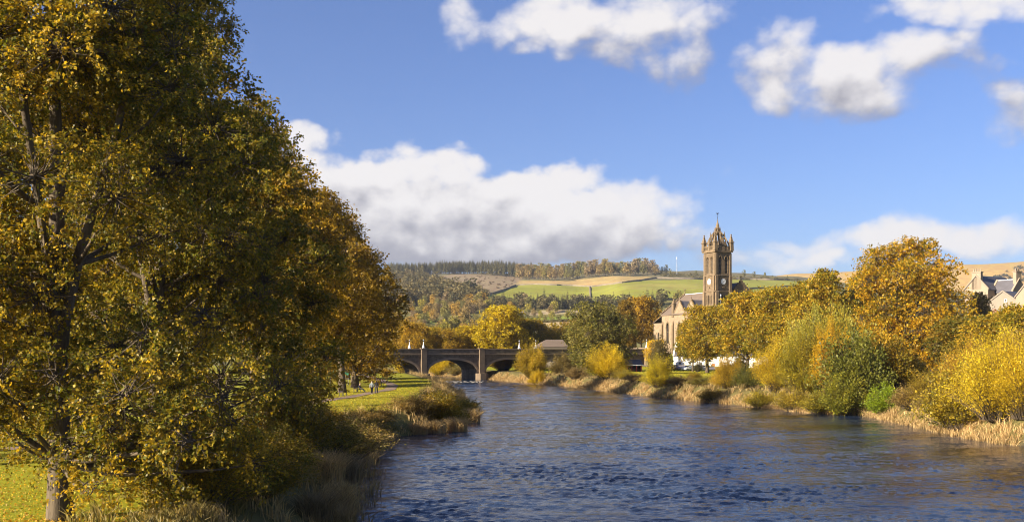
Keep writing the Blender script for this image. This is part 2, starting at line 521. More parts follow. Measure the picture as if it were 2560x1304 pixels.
def ground(x, y):
    x = np.asarray(x, float); y = np.asarray(y, float)
    dl = bank_l(y) - x                                   # metres inland from the left water edge
    dr = x - bank_r(y)
    px = CX + FOC * x / np.maximum(y, 60)
    zl = -1.0 + 3.1 * smooth((dl + 1.6) / 6.5) + .12 * wob(x, y, 25, 3)
    zr = -1.0 + 3.2 * smooth((dr + 1.6) / 5.5) + .3 * smooth((dr - 6) / 25) + .12 * wob(x, y, 30, 4)
    zr = zr + 4.4 * smooth((y - 292) / 38) * smooth((px - 1500) / 60) + 6.0 * smooth((x - 82) / 55) * smooth((y - 150) / 80)
    near = np.where(dl > dr, zl, zr)
    # hillside beyond the town
    zc = (HZ - crest(px)) * 1900 / FOC
    zm = (HZ - moor(px)) * 3400 / FOC
    h1 = zc * np.interp(y, PROF_D, PROF_G) + 4.0 * smooth((y - 400) / 200) * wob(x, y, 160, 7) + smooth((y - 900) / 500) * 5 * wob(x, y, 420, 8)
    rise = smooth((y - 2300) / 1100) - .25 * smooth((y - 3450) / 900)
    h2 = np.maximum(h1, zm * rise * smooth((px - 1750) / 150) + 12 * smooth((y - 2400) / 600) * wob(x, y, 700, 11))
    return near + np.where(y > 400, h2, 0)

def gz(x, y): return float(ground(x, y))
def X(px, d): return (px - CX) / FOC * d
def Z(py, d): return CAMZ - (py - HZ) / FOC * d

# rows get longer and wider with distance
ys = [-260, -200, -150, -110, -80, -60, -45, -35, -25]
v_ = -18.0
while v_ < 330: ys.append(v_); v_ += 2.2
while v_ < 4400: ys.append(v_); v_ += 4.5 if v_ < 520 else (9 if v_ < 1950 else 45)
ys = np.array(ys)
s_ = np.linspace(-1, 1, 231)
sp_ = np.sign(s_) * (0.55 * np.abs(s_) + .45 * np.abs(s_) ** 2.2)
YY = np.repeat(ys[:, None], len(s_), 1)
WW = np.where(ys < 60, 260, 260 + (ys - 60) * .66)[:, None]
XX = WW * sp_[None, :]
ZZ = ground(XX, YY)

def inpoly(px, py, poly):
    r = np.zeros(px.shape, bool); n = len(poly)
    for i in range(n):
        x1, y1 = poly[i]; x2, y2 = poly[(i + 1) % n]
        c = ((y1 > py) != (y2 > py)) & (px < (x2 - x1) * (py - y1) / (y2 - y1 + 1e-9) + x1)
        r ^= c
    return r
PXX = CX + FOC * XX / np.maximum(YY, 30); PYY = HZ - (ZZ - CAMZ) / np.maximum(YY, 30) * FOC
colr = np.zeros(XX.shape + (3,)); 
LAWN = np.array((.22, .205, .014)); ROUGH = np.array((.12, .10, .035)); BED = np.array((.055, .05, .04))
colr[:] = LAWN
dl = bank_l(YY) - XX; dr = XX - bank_r(YY)
colr[(np.maximum(dl, dr) < 6.0)] = ROUGH
colr[(dr > 0) & (dr < 9)] = ROUGH
colr[(np.maximum(dl, dr) < -.2)] = BED
far = YY > 395
colr[far] = (.15, .135, .045)
hill = (YY > 650) & (YY < 2150)
def field(poly, c):
    colr[hill & inpoly(PXX, PYY, poly)] = c
GREEN = (.22, .22, .034); TAN = (.34, .245, .10); CUT = (.20, .15, .09)
field([(980, 700), (2100, 700), (2100, 600), (980, 600)], (.13, .115, .06))
field([(1060, 694), (1150, 684), (1300, 690), (1300, 714), (1205, 738), (1120, 722), (1060, 704)], CUT)
field([(1205, 742), (1290, 712), (1335, 710), (1480, 716), (1600, 701), (1760, 698), (2060, 702), (2060, 742), (1700, 748), (1550, 757), (1400, 756), (1250, 752)], GREEN)
field([(1285, 712), (1300, 702), (1420, 701), (1530, 690), (1630, 690), (1605, 700), (1480, 716), (1335, 710)], TAN)
field([(1555, 712), (1640, 708), (1750, 710), (1760, 722), (1650, 726), (1560, 722)], (.245, .225, .05))
field([(1215, 780), (1330, 776), (1440, 774), (1440, 783), (1330, 788), (1225, 790)], (.30, .235, .14))
field([(1300, 796), (1440, 788), (1440, 800), (1310, 806)], (.19, .225, .03))
field([(1290, 806), (1440, 801), (1440, 822), (1290, 826)], (.36, .27, .14))
field([(1060, 798), (1110, 796), (1110, 806), (1060, 808)], (.17, .21, .04))
mo = (YY > 2250) & (PXX > 1700)
colr[mo] = (.36, .235, .075)
nq = len(ys) - 1; nc = len(s_) - 1
idx = np.arange(len(ys) * len(s_)).reshape(len(ys), len(s_))
quads = np.stack([idx[:-1, :-1], idx[:-1, 1:], idx[1:, 1:], idx[1:, :-1]], -1).reshape(-1, 4)

m_, t, o_ = mat('ground_cover')
at = t.node('ShaderNodeVertexColor', layer_name='Col'); ge = t.node('ShaderNodeNewGeometry')
n1 = t.noise(ge.outputs['Position'], .9, 6, .65); n2 = t.noise(ge.outputs['Position'], .07, 4, .6); n3 = t.noise(t.mapped(ge.outputs['Position'], (.004, .03, .01), (0, 0, .25)), 1.0, 6, .7)
k = t.m('ADD', t.m('ADD', t.m('MULTIPLY', n1, .55), t.m('MULTIPLY', n2, .5)), t.m('MULTIPLY', n3, .5))
hv = t.node('ShaderNodeHueSaturation'); t.put(hv.inputs['Color'], at.outputs[0])
t.put(hv.inputs['Value'], t.m('ADD', k, .25)); t.put(hv.inputs['Hue'], t.m('ADD', .5, t.m('MULTIPLY', t.m('SUBTRACT', n2, .5), .10)))
p = t.node('ShaderNodeBsdfPrincipled'); t.put(p.inputs['Base Color'], hv.outputs[0]); p.inputs['Roughness'].default_value = .95; p.inputs['Specular IOR Level'].default_value = .1
b = t.node('ShaderNodeBump'); b.inputs['Strength'].default_value = .8; b.inputs['Distance'].default_value = .12; t.put(b.inputs['Height'], n1); t.put(p.inputs['Normal'], b.outputs[0])
t.t.links.new(p.outputs[0], o_.inputs[0])
me = mesh_np('ground', np.stack([XX, YY, ZZ], -1).reshape(-1, 3), quads=quads, mats=[m_], colors=colr.reshape(-1, 3), flat=False)
tag(link('ground', me), 'grassy river banks rising to far green and brown hills', kind='structure')

# depth of the land along one line of sight, to stand things on the far hills
_dd = np.linspace(420, 1895, 900)
def depth_at(px, py):
    z = ground(X(px, _dd), _dd)
    yy = HZ - (z - CAMZ) / _dd * FOC
    yy = np.minimum.accumulate(yy)
    return float(np.interp(-py, -yy, _dd))

# ---------------------------------------------------------------- river
def water_mesh():
    rows = [-120, -60, -20, 10, 25, 34, 40]
    v = 43.0
    while v < 150: rows.append(v); v += .16 + (v - 43) * .0052
    while v < 268: rows.append(v); v += .72 + (v - 150) * .004
    while v < 330: rows.append(v); v += 2.2
    rows += [350, 400, 480, 620]
    rows = np.array(rows, float)
    s = np.linspace(0, 1, 281)
    L = bank_l(rows) - 6; Rr = bank_r(rows) + 6
    x = L[:, None] + (Rr - L)[:, None] * s[None, :]
    y = np.repeat(rows[:, None], len(s), 1)
    z = np.zeros_like(x)
    rs = np.random.RandomState(5)
    # wind and current ripples: many short crested waves running across the stream
    for lam, amp, n in ((2.6, .007, 9), (1.25, .0105, 16), (.66, .0105, 20), (.42, .0075, 18)):
        for _ in range(n):
            th = math.pi / 2 + rs.normal(0, .62); l = lam * rs.uniform(.7, 1.4); ph = rs.uniform(0, 6.28)
            q = (x * math.cos(th) + y * math.sin(th)) * 2 * math.pi / l + ph
            z += amp * rs.uniform(.5, 1.2) / math.sqrt(n / 6) * (np.sin(q) - .25 * np.cos(2 * q))
    patch = .55 + .75 * smooth(.5 + .9 * wob(x, y, 16, 21)) + .3 * wob(x, y, 7, 22)
    fade = np.interp(y, [0, 42, 60, 90, 130, 180], [0, 1.4, 1.3, .9, .55, .2])
    calm = (.22 + .78 * smooth((bank_r(y) - x - 1) / 15)) * (.3 + .7 * smooth((x - bank_l(y)) / 5)) * (.55 + .45 * smooth(.5 + 1.5 * wob(x, y, 26, 31)))
    z = z * patch * fade * (.25 + .75 * calm)
    for _ in range(12):                                      # longer wavelets that carry on up to the bridge
        th = math.pi / 2 + rs.normal(0, .5); l = rs.uniform(2.8, 5.2); ph = rs.uniform(0, 6.28)
        z += .014 * np.sin((x * math.cos(th) + y * math.sin(th)) * 2 * math.pi / l + ph) * np.interp(y, [40, 90, 140, 262, 275], [.3, .6, 1.25, 1.6, .3]) * (.7 + .5 * wob(x, y, 30, 23))
    i = np.arange(x.size).reshape(x.shape)
    q = np.stack([i[:-1, :-1], i[:-1, 1:], i[1:, 1:], i[1:, :-1]], -1).reshape(-1, 4)
    return np.stack([x, y, z], -1).reshape(-1, 3), q, np.stack([calm] * 3, -1).reshape(-1, 3)
m_, t, o_ = mat('river_water')
ge = t.node('ShaderNodeNewGeometry')
n1 = t.noise(t.mapped(ge.outputs['Position'], (.8, 1.4, 1)), 2.6, 5, .6, .4); n2 = t.noise(t.mapped(ge.outputs['Position'], (.35, 1.0, 1)), .55, 4, .6, .3)
b = t.node('ShaderNodeBump'); b.inputs['Strength'].default_value = .5; b.inputs['Distance'].default_value = .08
t.put(b.inputs['Height'], t.m('ADD', n1, t.m('MULTIPLY', n2, .8)))
p = t.node('ShaderNodeBsdfPrincipled')
p.inputs['Base Color'].default_value = (.016, .028, .055, 1); p.inputs['Roughness'].default_value = .13; p.inputs['IOR'].default_value = 1.333
def rip(scale, st):
    n = t.node('ShaderNodeTexNoise'); t.put(n.inputs['Vector'], t.mapped(ge.outputs['Position'], st)); n.inputs['Scale'].default_value = scale; n.inputs['Detail'].default_value = 3
    return t.vm('SUBTRACT', n.outputs['Color'], (.5, .5, .5))
pert = t.vm('ADD', t.vm('MULTIPLY', rip(1.7, (.7, 1.2, 1)), (.36, .62, 0)), t.vm('MULTIPLY', rip(.32, (.5, 1.0, 1)), (.15, .34, 0)))
rough_ = t.node('ShaderNodeVertexColor', layer_name='Col')          # how ruffled the water is: slack under the banks, choppy in the stream
sr_ = t.node('ShaderNodeSeparateColor'); t.put(sr_.inputs[0], rough_.outputs[0])
t.put(p.inputs['Normal'], t.vm('NORMALIZE', t.vm('ADD', b.outputs[0], t.vm('SCALE', pert, scale=sr_.outputs[0]))))
t.put(p.inputs['Roughness'], t.m('ADD', .05, t.m('MULTIPLY', sr_.outputs[0], .08))); t.t.links.new(p.outputs[0], o_.inputs[0])
wv_, wq_, wc_ = water_mesh()
tag(link('river', mesh_np('river', wv_, quads=wq_, mats=[m_], colors=wc_, flat=False)), 'wide rippled dark blue river flowing from the stone bridge', kind='structure')

# ---------------------------------------------------------------- paths
def strip(name, pts, width, mt, lift=.03, kerb=0.0):
    pts = np.array(pts, float)
    seg = np.r_[0, np.cumsum(np.hypot(*np.diff(pts, axis=0).T))]
    tt = np.arange(0, seg[-1], 1.2)
    x = np.interp(tt, seg, pts[:, 0]); y = np.interp(tt, seg, pts[:, 1])
    for _ in range(6):
        x[1:-1] = (x[:-2] + x[1:-1] * 2 + x[2:]) / 4; y[1:-1] = (y[:-2] + y[1:-1] * 2 + y[2:]) / 4
    tx = np.gradient(x); ty = np.gradient(y); l = np.hypot(tx, ty); nx = -ty / l; ny = tx / l
    rs = np.random.RandomState(3); vs = []
    offs = np.linspace(-1, 1, 5)
    for q in offs:
        wq = width / 2 * q * (1 + .06 * rs.normal(size=len(x)) * (abs(q) > .9))
        xx = x + nx * wq; yy = y + ny * wq
        vs.append(np.stack([xx, yy, ground(xx, yy) + lift], -1))
    vs = np.stack(vs, 1); n = len(x)
    i = np.arange(n * 5).reshape(n, 5)
    qd = np.stack([i[:-1, :-1], i[1:, :-1], i[1:, 1:], i[:-1, 1:]], -1).reshape(-1, 4)
    return link(name, mesh_np(name, vs.reshape(-1, 3), quads=qd, mats=[mt], flat=False))
PATH = [(-60, 50), (-44, 54.5), (-31, 58.5), (-25.5, 66), (-23.5, 85), (-22.5, 110), (-20.5, 130), (-18.4, 150), (-20.2, 170), (-25.0, 195), (-34, 232), (-46, 262)]
tag(strip('path', PATH, 1.75, M_PATH, .05), 'pinkish gravel riverside path under the avenue', kind='structure')
tag(strip('road', [(40, 306), (62, 296), (85, 284), (112, 262), (150, 240)], 7.0, M_TARMAC, .05), 'tarmac street with parked cars before the white cottages', kind='structure')

# ---------------------------------------------------------------- plants: generators
def unit(a):
    return a / (np.linalg.norm(a, axis=-1, keepdims=True) + 1e-9)

def tubes(P0, P1, P2, r0, r1, nseg=3, ns=4):
    """many curved tapering branches at once"""
    n = len(P0); tt = np.linspace(0, 1, nseg + 1)[None, :, None]
    C = (1 - tt) ** 2 * P0[:, None] + 2 * tt * (1 - tt) * P1[:, None] + tt ** 2 * P2[:, None]
    ax = unit(P2 - P0); ref = np.where(np.abs(ax[:, 2:3]) > .8, np.array([[1., 0, 0]]), np.array([[0, 0, 1.]]))
    a = unit(np.cross(ax, ref)); b = np.cross(ax, a)
    th = np.arange(ns) * 2 * math.pi / ns
    ring = a[:, None, :] * np.cos(th)[None, :, None] + b[:, None, :] * np.sin(th)[None, :, None]
    rr = r0[:, None] + (r1 - r0)[:, None] * np.linspace(0, 1, nseg + 1)[None, :]
    V = C[:, :, None, :] + ring[:, None, :, :] * rr[:, :, None, None]
    i = np.arange(n * (nseg + 1) * ns).reshape(n, nseg + 1, ns)
    j = np.roll(i, -1, 2)
    q = np.stack([i[:, :-1], j[:, :-1], j[:, 1:], i[:, 1:]], -1).reshape(-1, 4)
    return V.reshape(-1, 3), q

def leaves(pos, out, rs, size, wid=.8, droop=.5, up=.6, vcol=None, along=None, spread=1.0):
    """one folded leaf blade at each position"""
    n = len(pos)
    a = rs.normal(size=(n, 3)) * spread + out * .6 + np.array([0, 0, -droop])
    if along is not None:
        a = a * .8 + along * .75
    a = unit(a)
    nn = unit(rs.normal(size=(n, 3)) + np.array([0, 0, up]) + out * .3)
    b = unit(np.cross(nn, a)); nn = np.cross(a, b)
    L = size * rs.uniform(.5, 1.35, (n, 1)); W = L * wid
    V = np.stack([pos, pos + a * L * .42 + b * W * .5 + nn * L * .13, pos + a * L, pos + a * L * .42 - b * W * .5 + nn * L * .13], 1)
    q = np.arange(n * 4).reshape(n, 4)
    c = np.zeros((n, 4, 3)); c[:, :, 0] = np.clip(vcol, 0, 1)[:, None]; c[:, :, 1] = rs.uniform(0, 1, (n, 1))
    return V.reshape(-1, 3), q, c.reshape(-1, 3)

def join(parts):
    vs = []; qs = []; cs = []; n = 0
    for p in parts:
        vs.append(p[0]); qs.append(p[1] + n); n += len(p[0])
        if len(p) > 2: cs.append(p[2])
    return np.concatenate(vs), np.concatenate(qs), (np.concatenate(cs) if cs else None)

def tree_meshes(name, seed, H, Rmax, base, n_lobe, n_clump, n_leaf, leaf, lobe_r=(1.5, 2.4), shape='ovoid', trunk_r=.4, clump_r=.5, extra=(), wid=.8, droop=.5, flat=.65, lean=0.0, lm=None, vmix=.5, forks=1, sprays=False):
    """trunk -> limbs -> twigs -> leaves; the crown is many lobes of leaf clumps with gaps between them"""
    rs = np.random.RandomState(seed)
    zz = base + (H - base) * rs.beta(1.15, 1.25, n_lobe)
    f = (zz - base) / (H - base)
    if shape == 'ovoid':
        prof = np.sin(np.clip(f * .86 + .14, 0, 1) * math.pi) ** .62 * (1.12 - .46 * f)
    elif shape == 'dome':
        prof = np.sqrt(np.clip(1 - (np.clip(f - .25, 0, 1) / .78) ** 2.2, .02, 1)) * np.clip(.62 + f * 1.6, 0, 1)
    else:                                                  # spreading
        prof = np.sqrt(np.clip(1 - (np.abs(f - .38) / .66) ** 2, .03, 1))
    ang = np.arange(n_lobe) * 2.399963 + rs.normal(0, .35, n_lobe)
    rad = prof * Rmax * np.sqrt(rs.uniform(.12, 1, n_lobe)) * np.where(rs.uniform(size=n_lobe) < .22, rs.uniform(1.0, 1.22, n_lobe), 1.0)
    lr = rs.uniform(lobe_r[0], lobe_r[1], n_lobe) * (.75 + .45 * prof)
    rad = np.maximum(rad - lr * .5, .1)
    cen = np.stack([rad * np.cos(ang), rad * np.sin(ang), np.minimum(zz, H - lr * .6)], -1)
    if len(extra):
        ex = np.array(extra, float); cen = np.concatenate([cen, ex[:, :3]]); lr = np.concatenate([lr, ex[:, 3]])
    nl = len(cen)
    # stems
    woods = []
    zt = np.linspace(0, H * .93, 12)
    wig = np.cumsum(rs.normal(0, .05 * H / 20, (12, 2)), 0); wig[:2] = 0
    tr = trunk_r * (1 - zt / (H * .96)) ** .8 + .03
    tr[0] *= 1.35; 
    P = np.stack([wig[:, 0] + lean * zt / H, wig[:, 1], zt], -1)
    def polytube(P, rr, ns):
        n = len(P); T = unit(np.gradient(P, axis=0)); a = unit(np.cross(T, np.array([[.3, 1., .1]]))); b = np.cross(T, a)
        th = np.arange(ns) * 2 * math.pi / ns
        rj = rr[:, None] * (1 + .10 * rs.normal(size=(n, ns)))
        V = P[:, None] + (a[:, None] * np.cos(th)[None, :, None] + b[:, None] * np.sin(th)[None, :, None]) * rj[:, :, None]
        i = np.arange(n * ns).reshape(n, ns); j = np.roll(i, -1, 1)
        return V.reshape(-1, 3), np.stack([i[:-1], j[:-1], j[1:], i[1:]], -1).reshape(-1, 4)
    woods.append(polytube(P, tr, 9))
    stems = [P]
    for k in range(forks - 1):                               # extra upright leaders
        z0 = H * rs.uniform(.16, .34); a = rs.uniform(0, 6.28); rr_ = Rmax * rs.uniform(.22, .4)
        s = np.linspace(0, 1, 9); zz_ = z0 + (H * .84 - z0) * s
        bx = np.interp(z0, zt, P[:, 0]); by = np.interp(z0, zt, P[:, 1])
        Q = np.stack([bx + np.cos(a) * rr_ * smooth(s * 1.3), by + np.sin(a) * rr_ * smooth(s * 1.3), zz_], -1)
        woods.append(polytube(Q, trunk_r * .55 * (1 - s) ** .8 + .03, 7)); stems.append(Q)
    SP = np.concatenate(stems)
    # limbs rise from a stem into each lobe
    zs = np.clip(cen[:, 2] - np.hypot(cen[:, 0], cen[:, 1]) * rs.uniform(.25, .75, nl) - .2, min(base * .6 + .4, H * .3), H * .9)
    d2 = ((SP[None, :, :2] - cen[:, None, :2]) ** 2).sum(-1) * .35 + (SP[None, :, 2] - zs[:, None]) ** 2 * 3
    p0 = SP[np.argmin(d2, 1)]
    p1 = (p0 + cen) / 2 + np.stack([rs.normal(0, .25, nl), rs.normal(0, .25, nl), -np.abs(rs.normal(.5, .3, nl))], -1)
    ll = np.linalg.norm(cen - p0, axis=1)
    woods.append(tubes(p0, p1, cen, np.clip(.024 * ll + .02, .03, trunk_r * .5), np.full(nl, .018), 5, 5))
    # clumps on and inside the lobes
    per = np.maximum((n_clump * lr ** 2 / (lr ** 2).sum()).astype(int), 3)
    own = np.repeat(np.arange(nl), per)
    dirs = unit(rs.normal(size=(len(own), 3)) + np.array([0, 0, .25]))
    rr = rs.uniform(.35, 1.0, len(own)) ** .6
    cl = cen[own] + dirs * (lr[own] * rr)[:, None] * np.array([1, 1, .82])
    cl[:, 2] = np.maximum(cl[:, 2], .25)
    mid = (cen[own] + cl) / 2 + rs.normal(0, .12, (len(own), 3))
    woods.append(tubes(cen[own] + rs.normal(0, .1, (len(own), 3)), mid, cl, np.full(len(own), .016 + .0004 * H), np.full(len(own), .005), 2, 3))
    W = join([(a, b) for a, b in woods])
    # leaves
    lobev = rs.normal(vmix, .15, nl)
    clv = lobev[own] + rs.normal(0, .11, len(own))
    cnt = np.maximum(rs.poisson(n_leaf / len(own), len(own)), 1)
    lo = np.repeat(np.arange(len(own)), cnt)
    # each clump is a spray of three drooping twigs with the leaves strung along them
    tw_o = np.repeat(np.arange(len(own)), 3)
    td = unit(dirs[tw_o] * .7 + rs.normal(size=(len(tw_o), 3)) * np.array([.8, .8, .8 * flat]) + np.array([0, 0, -.2]))
    tl = clump_r * 2.3 * rs.uniform(.5, 1.3, len(tw_o))
    if sprays:
        e_ = cl[tw_o] + td * tl[:, None] + np.array([0, 0, -.2]) * tl[:, None]
        W = join([W[:2], tubes(cl[tw_o], cl[tw_o] + td * tl[:, None] * .55, e_, np.full(len(tw_o), .008), np.full(len(tw_o), .003), 1, 3)])
    lt = lo * 3 + rs.randint(0, 3, len(lo)); sl_ = rs.uniform(.05, 1.05, len(lo))
    pos = cl[lo] + td[lt] * (tl[lt] * sl_)[:, None] + np.array([0, 0, -.2]) * (tl[lt] * sl_ ** 2)[:, None] + rs.normal(size=(len(lo), 3)) * clump_r * .18
    outv = td[lt]
    LV = leaves(pos, outv, rs, leaf, wid, droop, .5, clv[lo] + rs.normal(0, .30, len(lo)))
    tm = mesh_np(name + '_trunk', W[0], quads=W[1], mats=[M_BARK], flat=False)
    cm = mesh_np(name + '_crown', LV[0], quads=LV[1], mats=[lm or M_LEAF], colors=LV[2])
    return tm, cm

def bush_meshes(name, seed, H, Rad, n_shoot, n_leaf, leaf, wid=.3, spread=.35, vmix=.5, base_r=.35, low=.15, lm=None, stiff=1.0):
    """many shoots fanning out of the ground, leaves along each"""
    rs = np.random.RandomState(seed)
    a = rs.uniform(0, 6.283, n_shoot); q = np.sqrt(rs.uniform(0, 1, n_shoot))
    hh = H * np.sqrt(np.clip(1.02 - q ** 2 * (1 - low), .03, 1)) * rs.uniform(.6, 1.14, n_shoot)
    # uneven lobes in plan
    lob = 1 + .26 * np.sin(a * 3 + rs.uniform(0, 6)) + .2 * np.sin(a * 5 + rs.uniform(0, 6)) + rs.normal(0, .08, n_shoot)
    P2 = np.stack([np.cos(a) * q * Rad * lob, np.sin(a) * q * Rad * lob, hh * (1 + .2 * np.sin(a * 3 + 1 + q * 5))], -1)
    P0 = np.stack([np.cos(a) * q * Rad * base_r, np.sin(a) * q * Rad * base_r, np.full(n_shoot, -.1)], -1)
    P1 = P0 * .35 + P2 * .65; P1[:, :2] *= .8; P1[:, 2] = P2[:, 2] * .75 * stiff
    W = tubes(P0, P1, P2, np.full(n_shoot, .012 + .004 * H), np.full(n_shoot, .004), 4, 3)
    per = np.maximum(rs.poisson(n_leaf / n_shoot, n_shoot), 1); own = np.repeat(np.arange(n_shoot), per)
    t_ = rs.uniform(.0, 1, len(own)) ** .55 * .97 + .06
    tt = t_[:, None]
    pos = (1 - tt) ** 2 * P0[own] + 2 * tt * (1 - tt) * P1[own] + tt ** 2 * P2[own]
    tan = unit(2 * (1 - tt) * (P1[own] - P0[own]) + 2 * tt * (P2[own] - P1[own]))
    pos = pos + rs.normal(size=pos.shape) * spread * (.4 + .6 * tt)
    pos[:, 2] = np.maximum(pos[:, 2], .02)
    v = rs.normal(vmix, .16, n_shoot)[own] + rs.normal(0, .18, len(own)) + .25 * np.sin(pos[:, 0] / Rad * 4 + 1) * np.cos(pos[:, 1] / Rad * 4 + pos[:, 2] / H * 3)
    outv = unit(pos * np.array([1, 1, .5]))
    LV = leaves(pos, outv, rs, leaf, wid, .1, .4, v, along=tan, spread=1.0)
    tm = mesh_np(name + '_stems', W[0], quads=W[1], mats=[M_BARK], flat=False)
    cm = mesh_np(name + '_leaves', LV[0], quads=LV[1], mats=[lm or M_LEAF], colors=LV[2])
    return tm, cm

def blades(base, rs, h, width, lean=.35, curve=.35, vmix=.5, ang=None):
    """tapering bent grass blades standing at base points"""
    n = len(base); a = rs.uniform(0, 6.283, n) if ang is None else ang + rs.normal(0, .5, n)
    hh = h * rs.uniform(.55, 1.15, n)
    ld = np.stack([np.cos(a), np.sin(a), np.zeros(n)], -1)
    fa = rs.uniform(0, 6.283, n); sd = np.stack([np.cos(fa), np.sin(fa), np.zeros(n)], -1) * (width * rs.uniform(.6, 1.3, n))[:, None]
    le = np.abs(rs.normal(lean, .15, n))
    mid = base + ld * (hh * le * .35)[:, None] + np.array([0, 0, 1.]) * (hh * .6)[:, None]
    tip = base + ld * (hh * (le + curve * rs.uniform(.2, 1, n)))[:, None] + np.array([0, 0, 1.]) * (hh * (1 - .3 * le))[:, None]
    V = np.stack([base - sd * .5, base + sd * .5, mid + sd * .5, mid - sd * .5, tip + sd * .16, tip - sd * .16], 1)
    i = np.arange(n * 6).reshape(n, 6)
    q = np.concatenate([i[:, [0, 1, 2, 3]], i[:, [3, 2, 4, 5]]])
    c = np.zeros((n, 6, 3)); c[:, :, 0] = np.clip(rs.normal(vmix, .25, n), 0, 1)[:, None]; c[:, :, 1] = rs.uniform(0, 1, (n, 1))
    return V.reshape(-1, 3), q, c.reshape(-1, 3)

def tint(o, a, b):
    o.color = (*a, 1.0); o['tint_b'] = [float(x) for x in b]

def plant(name, label, cat, meshes, loc, rz, sc, ca, cb, parts=('trunk', 'crown'), group=None, tilt=0.0):
    e = thing(name, label, cat, loc, rz, group)
    e.scale = sc if isinstance(sc, tuple) else (sc, sc, sc)
    if tilt: e.rotation_euler = (tilt, 0, rz)
    a = link(parts[0], meshes[0], e); b_ = link(parts[1], meshes[1], e)
    tint(b_, ca, cb)
    return e
# ---------------------------------------------------------------- the stone bridge
BR = R(28.0)
bridge = thing('stone_bridge', 'dark stone arch bridge with corbelled parapet crossing the river', 'bridge', (-23.9, 270, 0), BR)
SP, BW = 17.4, 10.0
arches = [(-SP / 2 + i * SP, 14.6, 2.2, 5.5, 'ell') for i in range(4)]
X0, X1 = -48.0, 74.0
sh = lambda lst: [(a[0] - X0, *a[1:]) for a in lst]
w_ = MB()
w_.wall((X0, 0, 0), (1, 0, 0), (0, -1, 0), X1 - X0, -1.2, [(0, 7.0), (X1 - X0, 7.0)], sh(arches), depth=BW)
w_.wall((X0, BW, 0), (1, 0, 0), (0, 1, 0), X1 - X0, -1.2, [(0, 7.0), (X1 - X0, 7.0)], sh(arches), reveal=False)
w_.build('spandrel_wall', M_BRIDGE, bridge)
MB().box(X0, X1, .35, BW - .35, 6.85, 7.1).build('deck', M_TARMAC, bridge)
for y0, y1 in ((-.25, .25), (BW - .25, BW + .25)):
    pp = MB().box(X0, X1, y0, y1, 7.12, 8.32).build('parapet', M_BRIDGE, bridge)
    MB().box(X0 - .1, X1 + .1, y0 - .1, y1 + .1, 8.32, 8.55).build('coping', M_BRIDGE_TRIM, pp)
MB().box(X0, X1, -.32, .2, 6.88, 7.13).build('string_course', M_BRIDGE_TRIM, bridge)
cb_ = MB()
x = X0 + .4
while x < X1 - .4:
    cb_.box(x, x + .34, -.26, -.002, 6.42, 6.86); x += .72
tag(cb_.build('corbel_table', M_PIER, bridge), kind='stuff')
for (xc, wd, zs, zt, k_) in arches:
    r_ = MB(); n = 30
    for i in range(n):
        for s in (0,):
            pts = []
            for q in (i, i + 1):
                th = math.pi - math.pi * q / n
                ax, az_ = wd / 2, zt - zs
                nx_, nz_ = math.cos(th) / ax, math.sin(th) / az_
                l = math.hypot(nx_, nz_)
                xi, zi = xc + ax * math.cos(th), zs + az_ * math.sin(th)
                pts.append(((xi, zi), (xi + nx_ / l * .62, zi + nz_ / l * .62)))
            (a, b), (c, d) = pts
            r_.add([(a[0], -.13, a[1]), (b[0], -.13, b[1]), (d[0], -.13, d[1]), (c[0], -.13, c[1]), (a[0], .02, a[1]), (b[0], .02, b[1]), (d[0], .02, d[1]), (c[0], .02, c[1])],
                   [(0, 1, 2, 3), (1, 5, 6, 2), (0, 3, 7, 4)])
    r_.build('arch_ring', M_BRIDGE_TRIM, bridge)
for i in range(-1, 4):
    xc = i * SP
    pr = MB().box(xc - .82, xc + .82, -.62, .003, 1.7, 8.42).build('pier', M_PIER, bridge, bevel=.06)
    MB().box(xc - 1.0, xc + 1.0, -.8, .3, 8.4, 8.72).build('pier_cap', M_PIER, pr)
    MB().prism([(xc - 1.75, .4), (xc - 1.75, -.5), (xc - .9, -1.35), (xc + .9, -1.35), (xc + 1.75, -.5), (xc + 1.75, .4)], 'z', -1.2, 1.72).build('cutwater', M_PIER, pr, bevel=.05)
    MB().box(xc - 1.42, xc + 1.42, .02, BW - .02, -1.2, 2.18).build('pier_base', M_BRIDGE, pr)
MB().box(72.6, 74.4, -.75, BW + .3, 0, 8.9).build('end_pier', M_PIER, bridge, bevel=.08)

def bridge_pt(tx, ty, z):
    c, s = math.cos(BR), math.sin(BR)
    return (-23.9 + tx * c - ty * s, 270 + tx * s + ty * c, z)
lamp_where = [(0, 0, 'near parapet above the left river pier'), (0, BW, 'far parapet at the left, close to the lime avenue'), (2 * SP, 0, 'near parapet beside the grey hipped roof'),
              (2 * SP, BW, 'far parapet left of the grey hipped roof'), (73.5, 0, 'end pier at the bridge right end')]
for i, (tx, ty, wh) in enumerate(lamp_where):
    e = thing('bridge_lamp', 'pale ornate lamp standard on the ' + wh, 'lamp', bridge_pt(tx, ty, 8.5 if tx < 70 else 8.88), BR, 'lamp standards along the bridge')
    MB().frustum(0, 0, 0, .3, .34, .34, .3, .3).build('plinth', M_WHITE, e)
    MB().lathe([(.30, .3), (.34, .42), (.26, .62), (.30, .78), (.17, 1.0), (.12, 1.3), (.10, 1.6), (.13, 1.66), (.07, 1.72), (.06, 1.95)], n=9).build('post', M_WHITE, e, smooth_=True)
    l_ = MB().lathe([(.05, 1.95), (.13, 2.02), (.17, 2.3), (.19, 2.32)], n=6).build('lantern', M_GLASS, e)
    MB().lathe([(.2, 2.32), (.13, 2.42), (.04, 2.5), (.02, 2.62)], n=6).build('cap', M_WHITE, l_)
